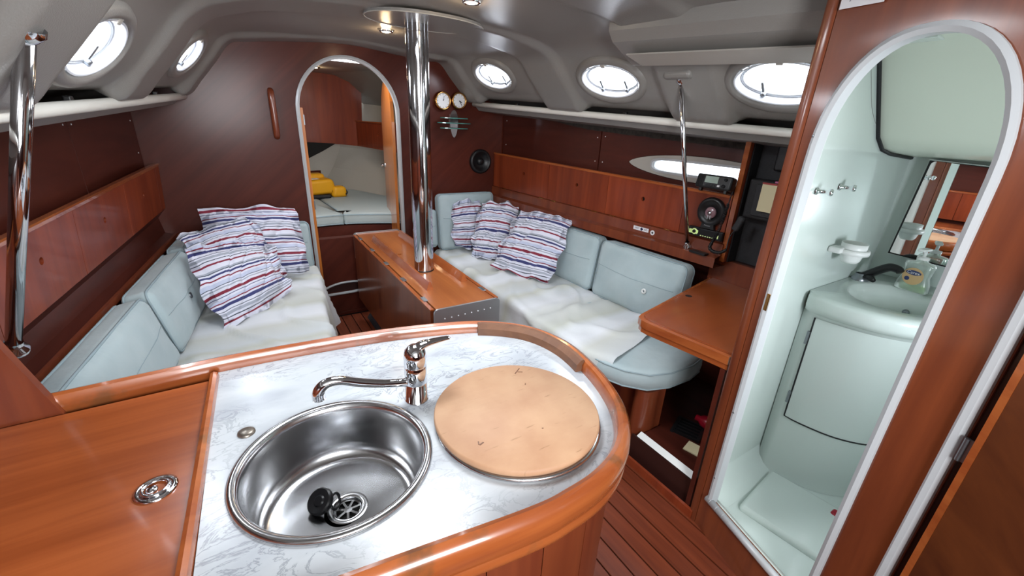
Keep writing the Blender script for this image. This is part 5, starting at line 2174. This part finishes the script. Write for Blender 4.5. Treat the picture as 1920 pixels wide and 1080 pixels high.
# ---------------------------------------------------------------- shower wall
WA = Vector((1.46, .66, 0))
WU = Vector((-.268, -.963, 0)).normalized()
WN = Vector((-.963, .268, 0)).normalized()          # towards the saloon
S0, S1, ZV, ZSP, ZTOP = .034, .440, .172, 1.53, 1.833
wl = [(-.02, 0), (.600, 0), (.600, 2.035), (-.02, 2.035)]
w = G().holed(wl, [arch(S0, S1, ZV, ZSP, ZTOP, power=2.25)], WA, WU, Z, WN, -.022, 0.0).mk('wall_shower', 'shower_wall_wood')
tag(w, 'mahogany wall with the arched opening of the shower room', 'wall', kind='structure')
G().holed([(.0, .09), (.800, .09), (.800, 1.912), (.0, 1.912)], [arch(S0, S1, ZV, ZSP, ZTOP, power=2.25)], WA, WU, Z, WN, -.028, -.0225).mk('inner_lining', 'gelcoat', w, label='white moulded lining on the shower side')
arch_trim('trim_4', 'pale moulding round the arched shower opening', S0, S1, ZV, ZSP, ZTOP, WA, WU, Z, WN, .020, .013, 'white_trim', power=2.25)
g = G()
g.tube([WA + WU * (S0 - .024) + Z * (ZV + .004) + WN * .004, WA + WU * (S1 + .024) + Z * (ZV + .004) + WN * .006], .014, 14)
for k in range(12):
    q = WA + WU * (S0 + .035 * k) + Z * (ZV + .004) + WN * .004
    g.lathe([(.0143, -.001), (.0149, 0), (.0143, .001)], q, WU, 12)
o = g.mk('trim_5', 'grey_trim', smooth=True)
tag(o, 'aluminium sill tube at the foot of the shower opening', 'trim', kind='structure')
# rounded corner post of the wall
g = G()
pp = [(-.062, -.022), (-.062, -.006), (-.058, .002), (-.050, .005), (-.028, .004), (-.0225, 0), (-.0225, -.022)]
g.prism(pp, WA, WU, WN, Z, 0.0, 2.03)
o = g.mk('trim_6', 'shower_wall_wood', autosmooth=.7)
tag(o, 'rounded mahogany corner post of the shower wall beside the chart table', 'trim', kind='structure')
# outer trim strip and door beyond it
g = G()
g.prism([(.572, 0), (.572, .012), (.578, .018), (.590, .018), (.597, .012), (.597, 0)], WA, WU, WN, Z, 0.0, 2.03)
o = g.mk('trim_7', 'white_trim', autosmooth=.7)
tag(o, 'upright pale strip between the shower wall and the open door', 'trim', kind='structure')
d2 = thing('door_2', 'open mahogany door on the far right with a steel hinge', 'door', WA + WU * .62, kind='structure')
dO = WA + WU * .622 + WN * .030
dU2 = Vector((-.40, -.917, 0)).normalized()
dN2 = Vector((-.917, .40, 0)).normalized()
G().prism([(0.014, .10), (.60, .10), (.60, 1.9), (0.014, 1.9)], dO, dU2, Z, dN2, -.024, 0.0).mk('leaf', 'dark_door_wood', d2)
G().prism([(0, .10), (.0135, .10), (.0135, 1.9), (0, 1.9)], dO, dU2, Z, dN2, -.024, .001).mk('edge_lipping', 'trim_wood', d2)
hc = WA + WU * .608 + WN * .020
for z in (.965, 1.62, .35):
    g = G()
    g.obox(hc + Z * z + WU * .008, WU, Z, WN, .016, .030, .0015)
    g.tube([hc + Z * (z - .030) + WN * .002, hc + Z * (z + .030) + WN * .002], .005, 10)
    g.mk('hinge', 'hinge_metal', d2)
o = G().prism([(.6005, 0), (1.9, 0), (1.9, 2.05), (.6005, 2.05)], WA, WU, Z, WN, -.022, -.006).mk('wall_quarter', 'dark_panel')  # coloured dark to stand for the shaded gap beside the strip
tag(o, 'dark wall behind the open door on the far right', 'wall', kind='structure')
# notice card at the top
e = thing('notice_card', 'white card with handwriting pinned above the shower arch', 'sign', WA + Z * 1.92)
G().prism([(-.010, 1.921), (.105, 1.917), (.105, 1.99), (-.010, 1.99)], WA, WU, Z, WN, .0065, .008).mk('card', 'sign_white', e)
text_mesh('lettering', 'A/', WA + WU * .030 + Z * 1.945 + WN * .009, WU, Z, .034, 'hinge_metal', e)

# ---------------------------------------------------------------- shower room
YF = .715
prof = [(1.42, 1.915), (1.72, 1.907), (1.86, 1.890), (1.91, 1.860), (2.12, 1.612), (2.20, 1.568), (2.30, 1.552), (2.56, 1.535)]
vs, fs = [], []
for y in (-.14, YF):
    vs += [(a, y, b) for a, b in prof]
n = len(prof)
for i in range(n - 1):
    fs.append((i, i + 1, n + i + 1, n + i))
for i in (0,):
    vs[0] = (1.475, -.14, 1.915)
vs += [(1.475 - .268 / .963 * .0, YF, 1.915)]
q1 = WA + WU * .80 - WN * .03
vs[0] = (q1.x, -.14, 1.915)
vs[n] = (1.478, YF, 1.915)
vs.pop()
o = mk('ceiling_shower', vs, fs, 'gelcoat_panel', autosmooth=.5)
tag(o, 'pale green vinyl deckhead and cabin side of the shower room', 'ceiling', kind='structure')
g = G()
g.tube([(a - .006, YF - .004, b - .006) for a, b in prof[2:]], .0075, 6)
g.mk('seal', 'black_soft', o, smooth=True)
G().bbox((1.86, .62, 1.892), X, Y, Z, .055, .075, .006, .004).mk('corner_plate', 'gelcoat', o)
o = G().prism([(1.505, 0), (2.62, 0), (2.62, 2.02), (1.505, 2.02)], (0, YF, 0), X, Z, Y, 0, .010).mk('wall_shower_fore', 'gelcoat')
tag(o, 'glossy pale green moulded fore wall of the shower room', 'wall', kind='structure')
o = G().holed([(1.30, 0), (2.62, 0), (2.62, 2.02), (1.30, 2.02)], [circ(1.66, 1.15, .13, 28)], (0, -.15, 0), X, Z, Y, 0, .010).mk('wall_shower_aft', 'gelcoat')
tag(o, 'glossy pale moulded aft wall of the shower room', 'wall', kind='structure')
s_c = Vector((1.66, -.14, 1.15))                          # unseen round port, added to light the shower room
w10 = thing('window_10', 'unseen round port added in the aft wall to light the shower room', 'portlight', s_c, kind='structure')
g = G()
ring(g, [ell(s_c, X, Z, Y, .15, .15, 0), ell(s_c, X, Z, Y, .145, .145, .012), ell(s_c, X, Z, Y, .125, .125, .012), ell(s_c, X, Z, Y, .122, .122, -.02)])
g.mk('frame', 'window_white', w10, smooth=True)
lo = ell(s_c, X, Z, Y, .125, .125, -.012)
G().add(lo, [tuple(range(len(lo)))]).mk('pane', 'pane_glass', w10)
oval_daylight(s_c, X, Z, Y, .115, .115, 4.8, .022)  # brightens the shower room through the added port
o = G().box((2.555, -.15, 0), (2.57, YF, 1.56)).mk('wall_shower_side', 'gelcoat')
tag(o, 'glossy pale outer wall of the shower room behind the mirror', 'wall', kind='structure')
# tray
e = thing('shower_tray', 'white moulded shower tray with raised foot panels', 'shower tray', (1.8, .35, .05))
g = G()
q0, q1 = WA + WU * .012 - WN * .024, WA + WU * .80 - WN * .024
g.prism([(q0.x, YF), (q0.x, q0.y), (q1.x, q1.y), (2.553, -.14), (2.553, YF)], (0, 0, 0), X, Y, Z, .04, .085)
g.mk('tray', 'gelcoat', e)
# rounded foot of the walls
g = G()
arcp = [(0, .10), (.012, .052), (.04, .018), (.075, .003), (.10, 0)]
vs, fs = [], []
for xx in (1.485, 2.2):
    vs += [(xx, YF - a, .0855 + b) for a, b in arcp]
for k in range(4):
    fs.append((k, k + 1, 5 + k + 1, 5 + k))
g.add(vs, fs)
vs, fs = [], []
for s_ in (.0, .50):
    q = WA + WU * s_ - WN * .024
    vs += [q - WN * a + Z * (.0855 + b) for a, b in arcp]
for k in range(4):
    fs.append((k, k + 1, 5 + k + 1, 5 + k))
g.add(vs, fs)
g.mk('cove', 'gelcoat', e, smooth=True)
G().bbox((1.80, .42, .094), Vector((1, .12, 0)), Vector((-.12, 1, 0)), Z, .17, .19, .020, .018, 4).mk('foot_panel', 'gelcoat', e, smooth=True)
G().bbox((1.76, .10, .094), Vector((1, .12, 0)), Vector((-.12, 1, 0)), Z, .15, .09, .020, .018, 4).mk('foot_panel', 'gelcoat', e, smooth=True)

# basin unit: lofted column
BC = Vector((2.26, .46, 0))


def radial(poly, n=72):
    out = []
    P = [Vector((a, b, 0)) for a, b in poly]
    for k in range(n):
        t = 2 * math.pi * k / n
        d = Vector((math.cos(t), math.sin(t), 0))
        best = 9
        for i in range(len(P)):
            a, b = P[i] - BC, P[(i + 1) % len(P)] - BC
            den = d.x * (a.y - b.y) - d.y * (a.x - b.x)
            if abs(den) < 1e-9:
                continue
            # solve d*s = a + (b-a)*q
            s = (a.x * (a.y - b.y) - a.y * (a.x - b.x)) / den
            ab = b - a
            hit = d * s - a
            q = hit.dot(ab) / ab.dot(ab)
            if s > 0 and -1e-6 <= q <= 1 + 1e-6:
                best = min(best, s)
        out.append(BC + d * best)
    return out


def fcurve(pts):
    return [(q.x, q.y) for q in smooth_path([(a, b, 0) for a, b in pts], 6)]


base = radial(fcurve([(1.965, YF - .003), (1.985, .58), (2.03, .46), (2.13, .37), (2.28, .30), (2.45, .24), (2.55, .22)]) + [(2.552, YF - .003)])
mid_ = radial(fcurve([(1.955, YF - .003), (1.960, .58), (1.995, .45), (2.08, .345), (2.24, .27), (2.43, .21), (2.55, .19)]) + [(2.552, YF - .003)])
topo = radial(fcurve([(1.925, YF - .003), (1.895, .57), (1.915, .44), (2.00, .325), (2.18, .24), (2.40, .18), (2.55, .16)]) + [(2.552, YF - .003)])
e = thing('basin_unit', 'white moulded wash basin unit with a curved cupboard door', 'basin', (2.26, .46, .085))
g = G()
loops = []


def mixl(A_, B_, t, z, k=1.0):
    return [(BC + (a.lerp(b, t) - BC) * k) + Z * z for a, b in zip(A_, B_)]


def clampw(l):
    return [Vector((min(v.x, 2.552), min(v.y, YF - .003), v.z)) for v in l]


bowl = [BC + Vector((-.045, .03, 0)) + Vector((.185 * math.cos(2 * math.pi * k / 72), .165 * math.sin(2 * math.pi * k / 72), 0)) for k in range(72)]
loops = [mixl(base, mid_, 0, .086, 1.06), mixl(base, mid_, .0, .11, 1.015), mixl(base, mid_, .2, .16), mixl(base, mid_, .55, .40), mixl(base, mid_, 1, .90), mixl(mid_, topo, .25, .915), mixl(mid_, topo, .9, .935),
         mixl(mid_, topo, 1, .955), mixl(mid_, topo, 1.0, .985), mixl(mid_, topo, .9, .998), mixl(mid_, topo, .5, 1.0)]
loops.append([b.lerp(t, .12) + Z * 1.0 for b, t in zip(bowl, topo)])
loops.append([b + Z * .994 for b in bowl])
for k_, z in ((.94, .96), (.82, .92), (.6, .895), (.25, .886), (.02, .885)):
    c_ = BC + Vector((-.045, .03, 0))
    loops.append([c_ + (b - c_) * k_ + Z * z for b in bowl])
loops = [clampw(l) for l in loops]
ring(g, loops)
g.mk('moulding', 'gelcoat', e, smooth=True)


def colp(t, z, k=1.0):
    """point of the column side at angle t"""
    f = t / (2 * math.pi) * 72
    i = int(math.floor(f)) % 72
    fr_ = f - math.floor(f)
    h = (z - .16) / .74
    mix_ = .55 + .45 * (z - .40) / .50 if z >= .40 else .2 + .35 * (z - .16) / .24
    q = lambda j: base[j % 72].lerp(mid_[j % 72], mix_)
    p_ = q(i).lerp(q(i + 1), fr_)
    return BC + (p_ - BC) * k + Z * z


t0, t1 = math.radians(147), math.radians(285)
nt_, nz_ = 30, 10
vs, fs = [], []
for k_ in (1.010,):
    for i in range(nt_ + 1):
        for j in range(nz_ + 1):
            z = .40 + (.895 - .40) * j / nz_
            p_ = colp(t0 + (t1 - t0) * i / nt_, z, k_)
            vs.append(p_)
for i in range(nt_):
    for j in range(nz_):
        q = i * (nz_ + 1) + j
        fs.append((q, q + nz_ + 1, q + nz_ + 2, q + 1))
mk('cupboard_door', vs, fs, 'gelcoat', e, smooth=True)
g = G()
edge = [colp(t0, .40 + .495 * j / 10, 1.009) for j in range(10, -1, -1)] + [colp(t0 + (t1 - t0) * i / nt_, .397, 1.009) for i in range(1, nt_ + 1)]
g.tube(edge, .0035, 6)
g.mk('door_gap', 'black_soft', e, smooth=True)
# drain fitting and chain in the bowl
g = G()
bcx = BC + Vector((-.045, .03, 0))
g.lathe([(.013, 0), (.012, .004), (.0005, .005)], bcx + Vector((.125, -.01, .915)), Vector((-1, 0, .4)), 16)
g.tube(smooth_path([bcx + Vector((.118, -.01, .913)), bcx + Vector((.06, .0, .905)), bcx + Vector((.01, .01, .900))], 5), .003, 6)
g.mk('overflow_chain', 'hinge_metal', e, smooth=True)
# basin mixer, black pull-out spray
e = thing('basin_tap', 'worn black pull out spray tap at the back of the basin', 'tap', (2.34, .674, 1.0))
fb2 = Vector((2.34, .674, 1.0))
G().lathe([(.034, 0), (.034, .008), (.026, .018), (.022, .03)], fb2, Z, 24).mk('base', 'hinge_metal', e, smooth=True)
g = G()
sp = smooth_path([fb2 + Vector((.0, .004, .012)), fb2 + Vector((.0, -.022, .032)), fb2 + Vector((0, -.062, .068)), fb2 + Vector((0, -.090, .086)), fb2 + Vector((0, -.118, .084)), fb2 + Vector((-.004, -.128, .076))], 6)
g.tube(sp, [.017 + .003 * math.sin(i / len(sp) * 3) - .004 * i / len(sp) for i in range(len(sp))], 14)
g.mk('spray_head', 'black_plastic', e, smooth=True)
g = G()
g.tube([fb2 + Vector((-.012, -.022, .022)), fb2 + Vector((-.032, -.048, .026)), fb2 + Vector((-.045, -.062, .022))], [.012, .014, .009], 12)
g.mk('lever', 'black_plastic', e, smooth=True)
g = G()
g.tube(smooth_path([fb2 + Vector((-.03, .005, .004)), fb2 + Vector((-.055, .0, -.02)), fb2 + Vector((-.085, -.01, -.075))], 6), .0028, 6)
g.mk('plug_chain', 'hinge_metal', e, smooth=True)
# soap bottle
e = thing('soap_bottle', 'clear pump soap bottle with green soap and round label', 'bottle', (2.39, .505, 1.0))
sc2 = Vector((2.39, .505, 1.0))
ba = Vector((-.16, -.98, 0)).normalized()
bb = Vector((-.98, .16, 0)).normalized()


def bottle_loops(zs, grow=0):
    out = []
    for (z, w_, d_) in zs:
        out.append([sc2 + ba * ((w_ + grow) * math.copysign(abs(math.cos(t)) ** .7, math.cos(t))) + bb * ((d_ + grow) * math.copysign(abs(math.sin(t)) ** .7, math.sin(t))) + Z * z
                    for t in [2 * math.pi * k / 28 for k in range(28)]])
    return out


g = G()
lo = bottle_loops([(.001, .056, .026), (.006, .060, .030), (.035, .056, .029), (.065, .046, .026), (.095, .050, .027), (.115, .052, .027), (.124, .046, .024), (.130, .020, .018), (.142, .018, .016)])
ring(g, lo)
g.add(lo[0], [tuple(range(28))])
g.mk('bottle', 'clear_plastic', e, smooth=True)
g = G()
lo = bottle_loops([(.004, .054, .025), (.008, .057, .028), (.034, .053, .027)])
ring(g, lo)
g.add(lo[0], [tuple(range(28))])
g.add(lo[-1], [tuple(range(28))])
g.mk('soap', 'soap_green', e, smooth=True)
g = G()
g.lathe([(.021, .138), (.021, .148), (.010, .150), (.006, .152), (.006, .175)], sc2, Z, 18)
g.bbox(sc2 + Z * .180 + bb * .012, ba, bb, Z, .013, .030, .006, .004)
g.mk('pump', 'white_plastic', e, smooth=True)
lc2 = sc2 + bb * .0275 + Z * .066
g = G()
g.lathe([(.0005, .002), (.036, .002), (.037, .0)], lc2, bb, 28)
lab_ = g.mk('label_disc', 'soap_label', e)
g = G()
pl_ = [lc2 + bb * .003 + ba * (.027 * math.cos(2 * math.pi * k / 24)) + Z * (.016 + .010 * math.sin(2 * math.pi * k / 24)) for k in range(24)]
g.add(pl_, [tuple(range(24))])
g.mk('brand_oval', 'label_blue', lab_)
text_mesh('lettering', 'Carex', lc2 + bb * .0038 + Z * .016, ba, Z, .018, 'sign_white', lab_)
G().lathe([(.0003, .003), (.009, .003)], lc2 + ba * -.016 - Z * .012, bb, 12).mk('drop_mark', 'label_blue', lab_)
# tumbler
e = thing('tumbler', 'upturned clear tumbler at the right of the basin', 'glass', (2.36, .385, 1.0))
G().lathe([(.038, .002), (.036, .04), (.032, .085), (.028, .092), (.0005, .093), (.0005, .088), (.027, .088), (.033, .04), (.035, .002), (.038, .002)], (2.36, .385, 1.0), Z, 28).mk('glass', 'tumbler', e, smooth=True)
# mug holder with mug on the fore wall
e = thing('mug_holder', 'white ring holder on the shower wall', 'holder', (2.06, .66, 1.17))
mcx = Vector((2.075, .652, 1.172))
g = G()
ring(g, [[mcx + Vector((r_ * math.cos(2 * math.pi * k / 28), r_ * math.sin(2 * math.pi * k / 28), z)) for k in range(28)] for r_, z in ((.046, -.010), (.056, -.010), (.058, 0), (.056, .010), (.046, .010))], closed=True)
g.mk('ring', 'white_plastic', e, smooth=True)
G().bbox((2.03, .690, 1.175), X, Y, Z, .030, .024, .012, .008).mk('arm', 'white_plastic', e)
e = thing('mug', 'white plastic mug held in the ring on the shower wall', 'mug', (2.075, .652, 1.12))
G().lathe([(.0005, -.048), (.026, -.047), (.034, -.036), (.0445, .012), (.0450, .034), (.0425, .034), (.041, .012), (.031, -.032), (.0005, -.040)], mcx, Z, 28).mk('cup', 'white_plastic', e, smooth=True)
# two chrome hooks
for (hx, hz, lb) in ((1.745, 1.418, 'chrome towel knob on the left of the pair in the shower'), (1.925, 1.426, 'chrome towel knob on the right of the pair in the shower')):
    e = thing('towel_knob', lb, 'hook', (hx, YF - .03, hz), 'chrome towel knobs in the shower')
    G().lathe([(.013, 0), (.013, .006), (.007, .010), (.007, .034), (.012, .040), (.013, .046), (.010, .052), (.0005, .053)], (hx, YF, hz), Vector((.35, -1, 0)), 16).mk('knob', 'chrome', e, smooth=True)
# mirror cabinet
e = thing('mirror_cabinet', 'dark edged mirror on the outer wall of the shower room', 'mirror', (2.53, .40, 1.11))
MA = Vector((2.490, .655, 1.112))
MU = Vector((.065, -1, -.05)).normalized()
MN = Vector((-1, -.065, 0)).normalized()
MV = MU.cross(MN)
if MV.z < 0:
    MV = -MV
G().prism([(0, 0), (.50, 0), (.50, .420), (0, .420)], MA, MU, MV, MN, -.045, -.002).mk('case', 'gelcoat', e)
G().prism([(.004, .004), (.496, .004), (.496, .416), (.004, .416)], MA, MU, MV, MN, -.003, .003).mk('edge', 'black_plastic', e)
rr = []
for (cx_, cy_, a0) in ((.49, .405, 0), (.022, .405, 90), (.014, .014, 180), (.49, .014, 270)):
    rd = .016 if a0 == 90 else .004
    for k in range(5):
        a = math.radians(a0 + 90 * k / 4)
        rr.append((cx_ + rd * math.cos(a) - (0 if a0 != 90 else -.006), cy_ + rd * math.sin(a) - (0.006 if a0 == 90 else 0)))
G().prism(rr, MA, MU, MV, MN, .003, .0045).mk('mirror_glass', 'mirror', e)

# ---------------------------------------------------------------- aft end of the cabin
o = G().holed([(-1.2, -.1), (2.8, -.1), (2.8, 2.3), (-1.2, 2.3)], [[(-.38, 1.28), (.48, 1.28), (.48, 2.14), (-.38, 2.14)]], (0, -1.12, 0), X, Z, Y, 0.0, .03).mk('wall_aft', 'bulkhead_wood')
tag(o, 'mahogany aft bulkhead with the companionway opening behind the viewer', 'wall', kind='structure')
fxa = lambda y: fxp(y)
locker_row('galley_locker', 'mahogany galley lockers on the hull side behind the cool box lid', fxp, -1, [-.5, .1, .70, 1.265], [-.2, .42, 1.0], ztp, zbp, 0.018, 0)
o = G().box((-.66, -1.05, .0), (-.45, .5, .86)).mk('side_cupboard', 'panel_wood')
tag(o, 'mahogany cupboard along the hull behind the galley', 'cabinet')

# ---------------------------------------------------------------- small fittings
WF = lambda s_, z, h: WA + WU * s_ + Z * z + WN * h
o = G().bbox(WF(S0 - .004, 1.075, .012), WU, Z, WN, .006, .030, .002, .0015).mk('striker_plate', 'brass')
tag(o, 'small brass striker plate on the left of the shower arch', 'plate')
for z in (1.60, .62, .30):
    G().lathe([(.004, 0), (.0035, .0015), (.0003, .002)], WF(S0 - .010, z, .012), WN, 10).mk('screw', 'hinge_metal', bpy.data.objects['trim_4'])
for z in (.80, .50):
    G().bbox(colp(t0 - .012, z, 1.012), Vector((0, -1, 0)), Z, Vector((-1, 0, 0)), .006, .030, .004, .002).mk('hinge', 'hinge_metal', bpy.data.objects['basin_unit'])
for y, z in ((3.44, 1.60), (2.36, 1.52), (2.36, 1.36), (2.29, 1.36), (2.29, 1.53), (3.44, 1.40)):
    G().lathe([(.004, 0), (.0035, .0018), (.0003, .0022)], Vector((hull_s(y) - .0165, y, z)), -X, 10).mk('screw', 'sign_white', ws)
for y, z in ((3.44, 1.50), (2.66, 1.50), (2.58, 1.50), (3.44, 1.32)):
    G().lathe([(.004, 0), (.0035, .0018), (.0003, .0022)], Vector((hull_p(y) + .0165, y, z)), X, 10).mk('screw', 'sign_white', wp)
o = G().bbox((1.93, .325, .104), X, Y, Z, .02, .040, .018, .010).mk('red_item', 'red_plastic', smooth=True)
tag(o, 'small red item on the shower floor just behind the arch trim', 'item')
